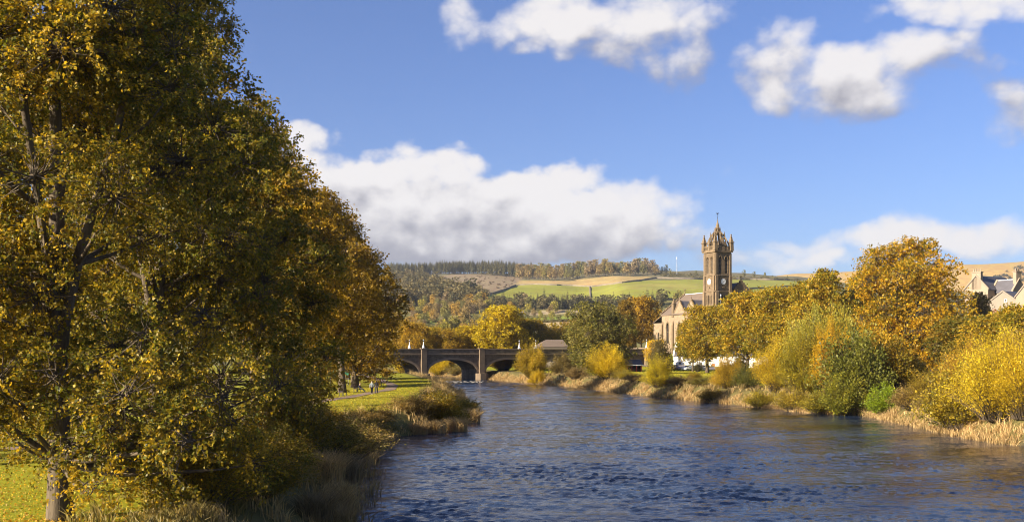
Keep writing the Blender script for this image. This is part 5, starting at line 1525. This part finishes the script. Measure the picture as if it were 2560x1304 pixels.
# ---------------------------------------------------------------- willows and shrubs
will_a = bush_meshes('willow_a', 3, 5.0, 4.0, 520, 30000, .21, .45, .26, vmix=.5)
will_b = bush_meshes('willow_b', 6, 6.0, 4.4, 560, 34000, .20, .45, .28, vmix=.5, low=.05)
will_c = bush_meshes('willow_c', 8, 5.0, 4.0, 620, 46000, .14, .42, .25, vmix=.5)
shr_a = bush_meshes('shrub_a', 31, 4.0, 2.8, 320, 14000, .19, .7, .24, vmix=.5, low=.1)
shr_b = bush_meshes('shrub_b', 32, 3.0, 2.4, 260, 8500, .17, .55, .2, vmix=.45, low=.2)
near_s = bush_meshes('shrub_near', 33, 4.2, 2.8, 300, 22000, .12, .75, .22, vmix=.42, low=.1)
BRN_A0 = (.15, .105, .04); BRN_B0 = (.33, .23, .09)
BU = [(1333, 248, 0.2, will_a, .92, 1.42, (.24, .20, .018), (.50, .33, .02), 'willow_bush', 'feathery yellow willow standing against the third bridge arch'),
      (1345, 240, 1.2, will_b, .50, .50, (.36, .22, .012), G_YEL, 'willow_bush', 'small orange-yellow bush at the foot of the feathery willow'),
      (1520, 209, 2.0, will_a, 1.02, 1.22, (.34, .24, .014), G_YEL, 'willow_bush', 'domed yellow willow at the water edge below the round green tree'),
      (1646, 177, 3.0, will_b, .62, .78, (.24, .22, .014), G_YEL, 'willow_bush', 'yellow-green willow at the waterline left of the reed bank'),
      (1650, 240, 1.0, shr_a, .98, 1.9, (.085, .075, .03), (.17, .13, .04), 'dark_shrub', 'dull brown-green tree-like shrub right of the shelter'),
      (1820, 158, .5, will_b, .62, .72, (.26, .20, .014), G_GOLD, 'willow_bush', 'small golden willow in the middle of the reed bank'),
      (1735, 190, 5.5, shr_a, .62, .36, G_OLIVE, G_OCHRE, 'green_shrub', 'low green shrub behind the reeds under the lawn'),
      (1872, 155, 1.5, shr_a, .85, .75, G_MID, (.15, .14, .03), 'green_shrub', 'dark green shrub right of the small golden willow'),
      (1952, 145, 4.5, will_c, 1.05, 1.26, (.36, .24, .012), G_YEL, 'willow_bush', 'rounded deep yellow willow left of the tall pale willow'),
      (2020, 138, 2.5, will_b, 1.0, 1.3, (.20, .19, .016), (.38, .28, .016), 'willow_bush', 'olive-yellow willow at the foot of the tall pale one'),
      (2032, 142, .9, will_b, 1.15, 1.65, (.21, .22, .022), (.46, .39, .07), 'pale_willow', 'tall pale green-gold willow with upright shoots'),
      (2092, 147, 3.9, will_a, 1.1, 2.1, (.20, .20, .022), (.44, .36, .05), 'pale_willow', 'taller pale willow behind the upright orange one'),
      (2082, 133, .3, will_c, .72, 1.75, (.46, .31, .012), (.64, .38, .012), 'orange_willow', 'upright bright orange willow before the dark green bush'),
      (2138, 127, 1.8, shr_a, 1.5, 1.8, (.10, .12, .022), (.22, .21, .03), 'green_bush', 'large dark green bush overhanging the water'),
      (2108, 124, 4.4, shr_a, 1.0, 1.1, (.12, .14, .02), (.30, .26, .02), 'green_bush', 'lower green bush dipping to the water beside the dark one'),
      (2212, 119, 3.8, shr_a, .72, .78, (.15, .22, .012), (.30, .36, .015), 'lime_green_bush', 'small bright lime-green bush right of the dark green bush'),
      (2330, 112, .2, will_b, .7, .5, (.26, .20, .02), (.38, .26, .03), 'willow_bush', 'thin tawny willow behind the dry grass at the right'),
      (2400, 96, 1.0, shr_a, 1.15, 1.3, (.14, .14, .022), (.40, .28, .02), 'olive_shrub', 'olive-gold shrub left of the great yellow willow'),
      (2500, 91, 2.8, will_c, 1.1, 1.38, (.46, .34, .012), (.68, .52, .03), 'great_willow', 'great bright yellow willow leaning over the water at the right'),
      (2572, 88, 5.0, will_c, 1.0, 1.2, (.45, .33, .012), (.66, .49, .03), 'great_willow', 'bright yellow willow running out of the right edge'),
      (2440, 104, 4.1, will_c, .9, 1.25, (.36, .23, .016), (.50, .30, .03), 'willow_bush', 'ochre willow behind the great yellow one'),
      (2545, 112, .6, will_a, 1.0, 1.35, (.30, .19, .03), (.46, .30, .06), 'willow_bush', 'tawny willow above the great yellow one at the right edge'),
      (1258, 292, 2.2, will_a, 1.0, 1.1, (.28, .20, .014), G_GOLD, 'willow_bush', 'golden bush seen through the third bridge arch'),
      (1100, 315, 2.2, will_a, .9, 1.0, (.26, .19, .014), G_YEL, 'willow_bush', 'golden bush seen through the second bridge arch'),
      (1140, 307, 4.2, shr_b, 1.3, .9, (.13, .12, .03), (.30, .21, .06), 'brown_shrub', 'tawny scrub on the bank beyond the second arch'),
      (1015, 330, 1.2, will_a, 1.0, 1.2, (.30, .20, .014), G_YEL, 'willow_bush', 'yellow bush seen through the left arch'),
      (966, 226, 1.2, shr_b, .6, .6, (.30, .20, .014), (.56, .36, .012), 'yellow_shrub', 'little bright yellow shrub at the path end before the bridge'),
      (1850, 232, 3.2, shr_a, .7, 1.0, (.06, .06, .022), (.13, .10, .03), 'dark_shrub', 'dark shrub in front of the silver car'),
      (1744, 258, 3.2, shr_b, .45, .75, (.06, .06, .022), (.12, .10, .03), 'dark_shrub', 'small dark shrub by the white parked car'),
      (2232, 150, 1.2, shr_a, 1.5, 1.6, G_OLIVE, G_OCHRE, 'olive_shrub', 'broad olive shrub filling the foot of the big golden tree'),
      (2180, 158, 2.4, shr_a, 1.6, 1.9, G_MID, G_GOLD, 'olive_shrub', 'tall mixed shrub behind the dark green bush'),
      (1985, 160, 1.9, shr_a, 1.5, 1.9, (.13, .13, .016), G_GOLD, 'olive_shrub', 'yellow-olive thicket behind the rounded deep yellow willow'),
      (1590, 192, 2.0, shr_b, 1.0, .42, BRN_A0, BRN_B0, 'brown_shrub', 'brown scrub right of the domed yellow willow'),
      (1440, 224, 3.0, shr_b, 1.1, .8, BRN_A0, BRN_B0, 'brown_shrub', 'brown scrub in the reeds left of the domed yellow willow'),
      (1405, 244, 3.6, shr_a, 1.0, 1.1, (.10, .085, .025), (.24, .17, .05), 'brown_shrub', 'dull shrub under the fourth bridge arch'),
      (1562, 200, 4.0, shr_b, .9, .62, (.17, .15, .02), (.44, .33, .03), 'water_edge_shrub', 'low yellow-green shrub at the water edge right of the domed willow'),
      (1775, 156, 2.6, shr_b, .9, .6, (.20, .15, .03), (.46, .33, .06), 'water_edge_shrub', 'small tawny shrub at the water edge below the brown scrub'),
      (1902, 141.5, .6, shr_b, 1.0, .7, (.17, .16, .02), (.48, .36, .03), 'water_edge_shrub', 'low yellow-green shrub at the water edge left of the deep yellow willow'),
      (1985, 133, 5.6, shr_b, 1.1, .8, (.18, .15, .02), (.50, .36, .03), 'water_edge_shrub', 'golden shrub at the water edge below the pale willow'),
      (2052, 127.5, 2.6, shr_b, 1.2, .9, (.15, .15, .02), (.46, .35, .03), 'water_edge_shrub', 'mixed green and gold shrub at the water edge below the orange willow'),
      (1700, 172, 1.0, shr_b, 1.1, .45, BRN_A0, BRN_B0, 'brown_shrub', 'brown scrub in the reeds right of the yellow-green willow'),
      (1765, 166, 2.0, shr_b, 1.2, .45, (.12, .115, .02), (.28, .22, .04), 'green_shrub', 'olive scrub in the middle of the reed bank'),
      (1790, 172, 5.0, shr_b, .9, .42, BRN_A0, BRN_B0, 'brown_shrub', 'brown scrub left of the small golden willow'),
      (2280, 113, 5.0, shr_b, 1.1, .75, BRN_A0, (.42, .29, .08), 'brown_shrub', 'tawny scrub above the dry grass right of the lime-green bush'),
      (2350, 104, 2.0, shr_b, 1.0, .8, (.13, .11, .03), (.38, .27, .06), 'brown_shrub', 'tawny scrub beside the olive-gold shrub'),
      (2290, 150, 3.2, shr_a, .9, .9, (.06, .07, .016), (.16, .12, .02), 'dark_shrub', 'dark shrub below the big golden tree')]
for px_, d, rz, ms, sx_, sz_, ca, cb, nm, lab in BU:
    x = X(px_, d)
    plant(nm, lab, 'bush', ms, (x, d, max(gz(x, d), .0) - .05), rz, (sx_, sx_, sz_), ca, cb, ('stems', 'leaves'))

# left bank scrub
BRN_A = (.16, .115, .035); BRN_B = (.42, .29, .09)
LS = [(-7.5, 104, shr_a, 1.0, .74, G_OLIVE, G_OCHRE, 'dark green and brown bush on the left promontory, nearest the water'), (-10.2, 101, shr_b, 1.0, .55, BRN_A, BRN_B, 'brown bush behind the promontory grasses'),
      (-8.6, 112, shr_a, .95, .52, G_OLIVE, BRN_B, 'bush at the back of the promontory beside the lawn'), (-6.4, 117, shr_b, 1.0, .7, G_OLIVE, G_OCHRE, 'low bush on the tip of the promontory'),
      (-6.0, 131, shr_b, .9, .55, G_OLIVE, (.40, .26, .04), 'sunlit low bush just upstream of the promontory'), (-13.0, 93, shr_b, 1.1, .42, BRN_A, BRN_B, 'russet scrub between the lawn and the promontory'),
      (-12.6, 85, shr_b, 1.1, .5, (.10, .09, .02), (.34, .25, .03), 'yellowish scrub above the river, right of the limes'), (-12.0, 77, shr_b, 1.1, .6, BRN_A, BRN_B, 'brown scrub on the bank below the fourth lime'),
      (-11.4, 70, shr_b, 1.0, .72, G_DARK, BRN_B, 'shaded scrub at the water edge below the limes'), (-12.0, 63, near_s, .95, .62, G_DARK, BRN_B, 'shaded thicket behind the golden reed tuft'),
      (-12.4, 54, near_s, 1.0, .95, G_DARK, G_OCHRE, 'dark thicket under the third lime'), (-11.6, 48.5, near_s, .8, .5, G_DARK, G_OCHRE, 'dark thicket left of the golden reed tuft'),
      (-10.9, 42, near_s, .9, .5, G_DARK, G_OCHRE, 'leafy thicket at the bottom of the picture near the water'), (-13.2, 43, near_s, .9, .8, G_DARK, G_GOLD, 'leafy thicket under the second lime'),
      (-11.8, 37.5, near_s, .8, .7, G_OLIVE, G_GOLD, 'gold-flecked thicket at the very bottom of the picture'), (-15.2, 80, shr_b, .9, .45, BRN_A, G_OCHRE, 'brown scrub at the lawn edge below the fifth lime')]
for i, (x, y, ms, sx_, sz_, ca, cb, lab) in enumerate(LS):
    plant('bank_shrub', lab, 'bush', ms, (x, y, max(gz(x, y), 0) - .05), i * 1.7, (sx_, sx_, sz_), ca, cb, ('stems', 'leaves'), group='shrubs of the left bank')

# reed tufts
TAN_A = (.34, .22, .085); TAN_B = (.64, .46, .22)
rs = np.random.RandomState(77)
def tuft_mesh(seed, n, h, r_, w2):
    r2 = np.random.RandomState(seed)
    a = r2.uniform(0, 6.283, n); q = np.sqrt(r2.uniform(0, 1, n)) * r_
    base = np.stack([q * np.cos(a), q * np.sin(a), np.zeros(n) - .05], -1)
    V, Q, C = blades(base, r2, h, w2, .28, .4)
    return mesh_np('reed_tuft', V, quads=Q, mats=[M_GRASSBLADE], colors=C)
tufts = [tuft_mesh(1, 900, 1.7, .75, .022), tuft_mesh(2, 700, 1.3, .8, .026)]
TF = [(-9.7, 52.5, 0, 1.15, TAN_A, TAN_B, 'sunlit golden reed tuft at the lower left water edge'), (-9.6, 57.5, 1, 1.25, (.17, .12, .06), (.34, .25, .14), 'greyer reed tuft just upstream of the golden one'),
      (-8.6, 50.5, 1, .9, TAN_A, TAN_B, 'short reed tuft beside the golden one'), (-8.2, 46.8, 1, 1.0, (.24, .16, .07), (.48, .34, .16), 'brown reed tuft at the bottom edge by the water'), (-7.6, 44.6, 0, .75, (.24, .16, .07), (.46, .33, .16), 'thin brown reeds in the bottom corner of the river'),
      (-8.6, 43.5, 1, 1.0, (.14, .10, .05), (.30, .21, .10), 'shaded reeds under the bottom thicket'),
      (-5.4, 99.0, 1, 1.2, TAN_A, TAN_B, 'tan reed tuft at the tip of the left promontory'), (-7.4, 97.3, 1, 1.1, TAN_A, TAN_B, 'pale reed tuft on the near side of the promontory'), (-8.9, 96.0, 1, 1.0, TAN_A, TAN_B, 'reed tuft below the promontory bushes'),
      (-4.6, 112.0, 1, 1.3, TAN_A, TAN_B, 'rounded tan reed tuft standing out in the river'), (-5.6, 104.5, 1, 1.0, TAN_A, TAN_B, 'reed tuft between the promontory and the river tuft')]
for i, (x, y, k_, sc, ca, cb, lab) in enumerate(TF):
    o = link('reed_tuft', tufts[k_], None, (x, y, max(gz(x, y), -.05)), i * 1.1)
    o.scale = (sc, sc, sc); tint(o, ca, cb)
    tag(o, lab, 'reeds', 'reed tufts of the left bank')

# grasses nobody could count
def bank_grass(name, label, n, yr, off, side, h, w2, ca, cb, seed):
    r2 = np.random.RandomState(seed)
    y = yr[0] + (yr[1] - yr[0]) * r2.uniform(0, 1, n)
    o_ = off[0] + (off[1] - off[0]) * r2.beta(1.1, 1.7, n)
    nt = max(n // 26, 1); own = r2.randint(0, nt, n)          # hummocks: blades splay out of shared crowns
    y = y[:nt][own]; o_ = o_[:nt][own]; ang = r2.uniform(0, 6.283, n); rr = np.abs(r2.normal(0, .32, n)) * h
    hs = r2.uniform(.55, 1.25, nt)[own]; vs = r2.normal(0, .22, nt)[own]
    x = (bank_r(y) + o_ if side > 0 else bank_l(y) - o_) + np.cos(ang) * rr; y = y + np.sin(ang) * rr
    keep = r2.uniform(size=n) < .4 + .6 * smooth(.5 + 1.6 * wob(x, y, 7, seed + 1))
    x, y, ang, hs, vs = x[keep], y[keep], ang[keep], hs[keep], vs[keep]
    z = np.maximum(ground(x, y), -.1) - .05
    hh = h * hs * (.7 + .5 * smooth(.5 + 1.3 * wob(x, y, 8, seed + 2)))
    V, Q, C = blades(np.stack([x, y, z], -1), r2, hh, w2, .30, .42, ang=ang)
    C[:, 0] = np.clip(C[:, 0] + np.repeat(vs, 6), 0, 1)
    o = link(name, mesh_np(name, V, quads=Q, mats=[M_GRASSBLADE], colors=C))
    tint(o, ca, cb)
    return tag(o, label, kind='stuff')
bank_grass('dry_reeds', 'dry tan reeds fringing the right bank', 46000, (84, 335), (-.5, 2.6), 1, .9, .045, (.28, .18, .07), (.58, .41, .19), 51)
bank_grass('rank_grass', 'rank brown grass behind the right bank reeds', 16000, (95, 255), (2.4, 9), 1, .75, .06, (.17, .13, .05), (.38, .28, .12), 52)
bank_grass('dry_grass', 'dry grass along the left bank', 28000, (34, 262), (-.3, 5.5), -1, 1.0, .035, (.22, .155, .055), (.54, .38, .17), 53)
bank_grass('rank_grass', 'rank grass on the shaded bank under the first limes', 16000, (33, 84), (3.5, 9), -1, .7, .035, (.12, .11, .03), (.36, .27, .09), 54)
# lawn: short blades so that low sun rakes through them
def lawn(name, label, n, fx, yr, seed, h, w2):
    r2 = np.random.RandomState(seed)
    y = yr[0] + (yr[1] - yr[0]) * r2.uniform(0, 1, n)
    a, b = fx(y); x = a + (b - a) * r2.uniform(0, 1, n)
    V, Q, C = blades(np.stack([x, y, ground(x, y) - .01], -1), r2, np.full(n, h), w2, .5, .4)
    o = link(name, mesh_np(name, V, quads=Q, mats=[M_GRASSBLADE], colors=C))
    tint(o, (.22, .205, .012), (.44, .37, .02))
    return tag(o, label, kind='stuff')
lawn('lawn_grass', 'mown grass of the left riverside lawn', 15000, lambda y: (np.full_like(y, -24), bank_l(y) - 5.0), (88, 215), 61, .09, .09)
lawn('lawn_grass', 'mown grass under the first limes', 15000, lambda y: (np.interp(y, [34, 60], [-26, -40]), np.full_like(y, -13.)), (33, 90), 62, .08, .05)
lawn('lawn_grass', 'mown grass of the right bank lawn', 11000, lambda y: (bank_r(y) + 9, X(1960, y)), (205, 272), 63, .11, .16)
# fallen leaves
r2 = np.random.RandomState(64); n = 14000
y = 34 + 116 * r2.uniform(0, 1, n) ** 2.2; x = np.interp(y, [34, 150], [-20, -22]) + r2.normal(0, 6, n); x = np.minimum(x, bank_l(y) - 4.5)
V, Q, C = leaves(np.stack([x, y, ground(x, y) + .07], -1), np.zeros((n, 3)), r2, .09, .8, 0, 6.0, r2.uniform(0, 1, n))
o = link('fallen_leaves', mesh_np('fallen_leaves', V, quads=Q, mats=[M_LEAF], colors=C)); tint(o, G_ORANGE, (.45, .30, .06))
tag(o, 'fallen orange leaves scattered under the limes', kind='stuff')

# ---------------------------------------------------------------- far hill: single trees and woods
def far_tree(seed, H, Rr, base, n, leaf):
    rs = np.random.RandomState(seed)
    nl = 14
    f = rs.uniform(0, 1, nl); a = np.arange(nl) * 2.4; rad = Rr * np.sqrt(1 - (np.abs(f - .4) / .64) ** 2).clip(.05) * np.sqrt(rs.uniform(.1, 1, nl)) * .75
    cen = np.stack([rad * np.cos(a), rad * np.sin(a), base + (H - base) * f], -1)
    own = rs.randint(0, nl, n)
    dirs = unit(rs.normal(size=(n, 3)) + np.array([0, 0, .3]))
    pos = cen[own] + dirs * (rs.uniform(.5, 1, n) * Rr * .42)[:, None]; pos[:, 2] = np.clip(pos[:, 2], .3, H)
    V, Q, C = leaves(pos, dirs, rs, leaf, .9, .2, .6, rs.normal(.5, .2, nl)[own] + rs.normal(0, .15, n))
    T = tubes(np.array([[0., 0, -1.5]]), np.array([[.1, 0, H * .35]]), np.array([[0., 0, H * .7]]), np.array([.4]), np.array([.08]), 3, 5)
    L = tubes(np.repeat([[0., 0, base * .8 + .5]], nl, 0), cen * .5 + np.array([0, 0, base * .4]), cen, np.full(nl, .16), np.full(nl, .05), 2, 3)
    W = join([T, L]); nv = len(V)
    return np.concatenate([V, W[0]]), np.concatenate([Q, W[1] + nv]), np.concatenate([C, np.zeros((len(W[0]), 3))]), np.r_[np.zeros(len(Q), int), np.ones(len(W[1]), int)]
def conifer(seed, H, Rr, base, layers=10, per=7):
    rs = np.random.RandomState(seed); V = []; 
    for k in range(layers):
        f = k / (layers - 1); z = base + (H - base) * f ** .9; r_ = Rr * (1 - f) ** .8 * rs.uniform(.85, 1.1) + .12
        for q in range(per):
            a = q * 6.283 / per + k * .7 + rs.normal(0, .2); wd = r_ * .55; rl = r_ * rs.uniform(.75, 1.2)
            t_ = np.array([math.cos(a), math.sin(a), 0]); s = np.array([-math.sin(a), math.cos(a), 0])
            p0 = np.array([0, 0, z + r_ * .35]); V += [p0, p0 * 1 + t_ * rl * .6 + s * wd * .5 - [0, 0, r_ * .35], t_ * rl + [0, 0, z - r_ * .35], p0 + t_ * rl * .6 - s * wd * .5 - [0, 0, r_ * .35]]
    V = np.array(V); Q = np.arange(len(V)).reshape(-1, 4); n = len(Q)
    C = np.zeros((n, 4, 3)); C[:, :, 0] = np.clip(rs.normal(.5, .25, (n, 1)), 0, 1); C[:, :, 1] = rs.uniform(0, 1, (n, 1))
    T = tubes(np.array([[0., 0, -1.5]]), np.array([[0., 0, H * .4]]), np.array([[0., 0, H * .9]]), np.array([.25]), np.array([.05]), 2, 4)
    return np.concatenate([V, T[0]]), np.concatenate([Q, T[1] + len(V)]), np.concatenate([C.reshape(-1, 3), np.zeros((len(T[0]), 3))]), np.r_[np.zeros(n, int), np.ones(len(T[1]), int)]
FT = [far_tree(101, 13, 6.0, 2.0, 620, 1.15), far_tree(102, 15, 6.0, 2.5, 620, 1.15), far_tree(103, 11, 6.2, 1.2, 560, 1.15), far_tree(104, 18, 7.0, 4.5, 640, 1.35)]
FL = [far_tree(121, 11, 6.2, .8, 90, 2.3), far_tree(122, 13, 6.0, 1.2, 90, 2.4)]; FM = [far_tree(123, 15, 6.0, 2.5, 230, 1.8), far_tree(124, 18, 7.0, 4.5, 230, 2.0)]
CF = [conifer(111, 20, 3.0, 4.5), conifer(112, 16, 3.2, 1.2), conifer(113, 22, 2.8, 9.0)]
FTm = [mesh_np('far_tree', a[0], quads=a[1], mats=[M_LEAF_FAR, M_BARK], midx=a[3], colors=a[2]) for a in FT]
CFm = [mesh_np('conifer', a[0], quads=a[1], mats=[M_LEAF_FAR, M_BARK], midx=a[3], colors=a[2]) for a in CF]
FIR_A = (.042, .050, .026); FIR_B = (.095, .095, .038)
def one(nm, me, px_, py, sc, ca, cb, label, group, rz, wide=1.0):
    d = depth_at(px_, py); x = X(px_, d)
    o = link(nm, me, None, (x, d, gz(x, d) - .3), rz); o.scale = (sc * wide, sc * wide, sc)
    tint(o, ca, cb)
    return tag(o, label, 'tree', group)
PAL = [((.15, .11, .045), (.32, .23, .085)), ((.13, .12, .035), (.30, .25, .06)), ((.22, .14, .03), (.46, .29, .045)), ((.10, .10, .035), (.21, .19, .06)), ((.17, .165, .03), (.38, .31, .045)), ((.17, .125, .07), (.31, .23, .12))]
rs = np.random.RandomState(91)
cnt = 0
while cnt < 150:                                             # mixed trees filling the valley side on the left
    px_ = rs.uniform(985, 1330); py = rs.uniform(752, 842)
    if px_ > 1225 and py < 768: continue
    if inpoly(np.array([px_]), np.array([py]), [(1225, 775), (1440, 768), (1440, 830), (1290, 830), (1225, 795)])[0] and rs.uniform() < .85: continue
    ca, cb = PAL[rs.choice(6, p=[.25, .2, .17, .16, .12, .10])]
    sc = rs.uniform(.55, 1.0) * np.interp(py, [752, 842], [1.1, .72])
    one('hillside_tree', FTm[rs.randint(0, 3)], px_, py, sc, ca, cb, 'small autumn tree among many on the valley side left of the fields', 'mixed trees on the valley side', rs.uniform(0, 6))
    cnt += 1
for px_, py, sc, k_ in ((1300, 792, .5, 3), (1318, 795, .55, 3), (1335, 793, .5, 0), (1352, 797, .45, 4), (1345, 783, .35, 3), (1388, 780, .75, 4), (1376, 784, .6, 0), (1398, 800, .4, 3), (1418, 798, .45, 1), (1432, 796, .4, 3), (1380, 801, .5, 4), (1362, 803, .35, 1), (1308, 806, .4, 3)):
    one('field_tree', FTm[rs.randint(0, 3)], px_, py, sc * 1.1, *PAL[k_], 'lone small tree dotted over the lower green and tan fields', 'trees dotted over the lower fields', rs.uniform(0, 6))
for q in range(70):                                          # beeches along the ridge
    px_ = 1296 + q * 5.0 + rs.uniform(-3, 3); py = np.interp(px_, [1290, 1420, 1530, 1640], [702, 700, 689, 689]) + rs.uniform(-5, .5)
    ca, cb = PAL[rs.choice([0, 0, 5, 3, 1])]
    one('ridge_tree', FTm[3 if q % 3 else 1], px_, py, rs.uniform(1.0, 1.5), ca, cb, 'brown leafy tree in the line along the ridge left of the steeple', 'brown trees along the ridge', rs.uniform(0, 6), .9)
one('lone_conifer', CFm[1], 1360, 751, 1.0, FIR_A, FIR_B, 'single dark conifer standing up against the green field', None, 0, 1.2)
for px_, py, sc in ((1688, 752, .55), (1696, 751, .7), (1703, 752, .5)):
    one('field_tree', FTm[1], px_, py, sc, *PAL[1], 'small tree of the little clump above the nave roof', 'little clump above the nave roof', px_)
for px_, sc in ((1665, .9), (1675, .6), (1740, .5), (1860, .75), (1885, .65), (1912, .6), (1932, .35), (1968, .4), (1655, .7)):
    one('ridge_pine', FTm[3], px_, crest(px_) + 3, sc, *PAL[3], 'sparse pine standing on the skyline near the steeple', 'sparse skyline pines near the steeple', px_, .7)

def wood(name, label, protos, places, ca, cb):
    """one mass of far trees: placements are (px, py, scale, wide)"""
    Vs, Qs, Cs, Ms = [], [], [], []; n = 0; r2 = np.random.RandomState(7)
    for (px_, py, sc, wd) in places:
        V, Q, C, Mi = protos[r2.randint(0, len(protos))]
        d = depth_at(px_, py) if not isinstance(py, tuple) else py[0]
        x = X(px_, d); a = r2.uniform(0, 6.28); c, s = math.cos(a), math.sin(a)
        W = V @ np.array([[c, s, 0], [-s, c, 0], [0, 0, 1.]]) * np.array([sc * wd, sc * wd, sc]) + np.array([x, d, gz(x, d) - .3])
        C2 = C.copy(); C2[:, 0] = np.clip(C2[:, 0] * .5 + r2.uniform(0, .6), 0, 1)
        Vs.append(W); Qs.append(Q + n); Cs.append(C2); Ms.append(Mi); n += len(V)
    me = mesh_np(name, np.concatenate(Vs), quads=np.concatenate(Qs), mats=[M_LEAF_FAR, M_BARK], midx=np.concatenate(Ms), colors=np.concatenate(Cs))
    o = link(name, me); tint(o, ca, cb)
    return tag(o, label, kind='stuff')
rs = np.random.RandomState(92)
pl = []
for _ in range(760):
    px_ = rs.uniform(960, 1330); py = np.interp(px_, [960, 1060, 1150, 1240, 1330], [696, 690, 684, 690, 698]) - rs.uniform(0, 1) ** 1.0 * 14
    pl.append((px_, max(py, float(crest(px_)) + .3), rs.uniform(.95, 1.3), 1.15))
wood('conifer_wood', 'dense conifer plantation along the left ridge', [CF[0], CF[2]], pl, FIR_A, (.14, .12, .045))
pl = []
while len(pl) < 260:
    px_ = rs.uniform(970, 1215); py = rs.uniform(696, 766)
    if inpoly(np.array([px_]), np.array([py]), [(1070, 680), (1300, 680), (1300, 760), (1215, 740), (1120, 722), (1070, 708)])[0]: continue
    pl.append((px_, py, rs.uniform(.65, 1.1), 1.25))
wood('conifer_wood', 'dark mixed conifer wood on the slope below the clearing', [CF[0], FM[0], FM[1], FM[1]], pl, (.05, .055, .026), (.20, .15, .055))
pl = []
for _ in range(230):
    px_ = rs.uniform(1225, 1660); py = np.interp(px_, [1225, 1350, 1480, 1580, 1660], [768, 774, 776, 774, 768]) - rs.uniform(0, 1) * 8
    pl.append((px_, py, rs.uniform(.5, .95), 1.2))
wood('conifer_belt', 'belt of conifers and larches under the green field', [CF[0], CF[1], CF[1], FM[0]], pl, FIR_A, (.15, .12, .045))
pl = []
for _ in range(260):
    px_ = rs.uniform(1635, 2000); cr = float(crest(px_)); py = cr + rs.uniform(0, 1) * (8 if px_ < 1900 else 4) + 1
    pl.append((px_, py, rs.uniform(.16, .34), 1.4))
wood('heath_scrub', 'gorse and birch scrub on the ridge behind the steeple', FL, pl, (.075, .075, .03), (.20, .165, .065))
pl = []
for _ in range(150):
    px_ = rs.uniform(1075, 1290); py = rs.uniform(690, 728)
    if not inpoly(np.array([px_]), np.array([py]), [(1075, 694), (1150, 688), (1290, 694), (1290, 712), (1210, 734), (1120, 718)])[0]: continue
    pl.append((px_, py, rs.uniform(.08, .22), 1.8))
wood('felled_brash', 'brash heaps and stumps over the felled hillside', FL, pl, (.09, .065, .045), (.20, .15, .10))
pl = []
for _ in range(130):
    px_ = rs.uniform(1280, 1445); py = np.interp(px_, [1280, 1445], [807, 803]) + rs.uniform(-1, 1.0)
    pl.append((px_, py, rs.uniform(.12, .22), 1.6))
wood('field_hedge', 'straggling hedge between the lower fields', FL, pl, (.10, .09, .028), (.16, .13, .05))
pl = []
for _ in range(120):
    px_ = rs.uniform(2460, 2640); d = np.interp(px_, [2460, 2640], [2900, 3150]) + rs.uniform(-70, 90)
    pl.append((px_, (d,), rs.uniform(.4, .8), 1.6))
wood('moor_plantation', 'dark plantation patch on the right-hand moor', FL, pl, (.03, .036, .022), (.07, .068, .035))

# ---------------------------------------------------------------- the air
hz_ = MB().box(-3400, 3400, -300, 4460, -6, 420).build('haze', None)
hm = bpy.data.materials.new('haze_air'); hm.use_nodes = True
ht = NT(hm.node_tree); ht.t.nodes.clear()
ho = ht.node('ShaderNodeOutputMaterial'); pv = ht.node('ShaderNodeVolumePrincipled')
pv.inputs['Color'].default_value = (.80, .88, 1.0, 1); pv.inputs['Density'].default_value = 0.00006; pv.inputs['Anisotropy'].default_value = .2
ht.t.links.new(pv.outputs[0], ho.inputs['Volume'])
hz_.data.materials.append(hm)
tag(hz_, 'thin pale autumn haze over the valley', kind='stuff')
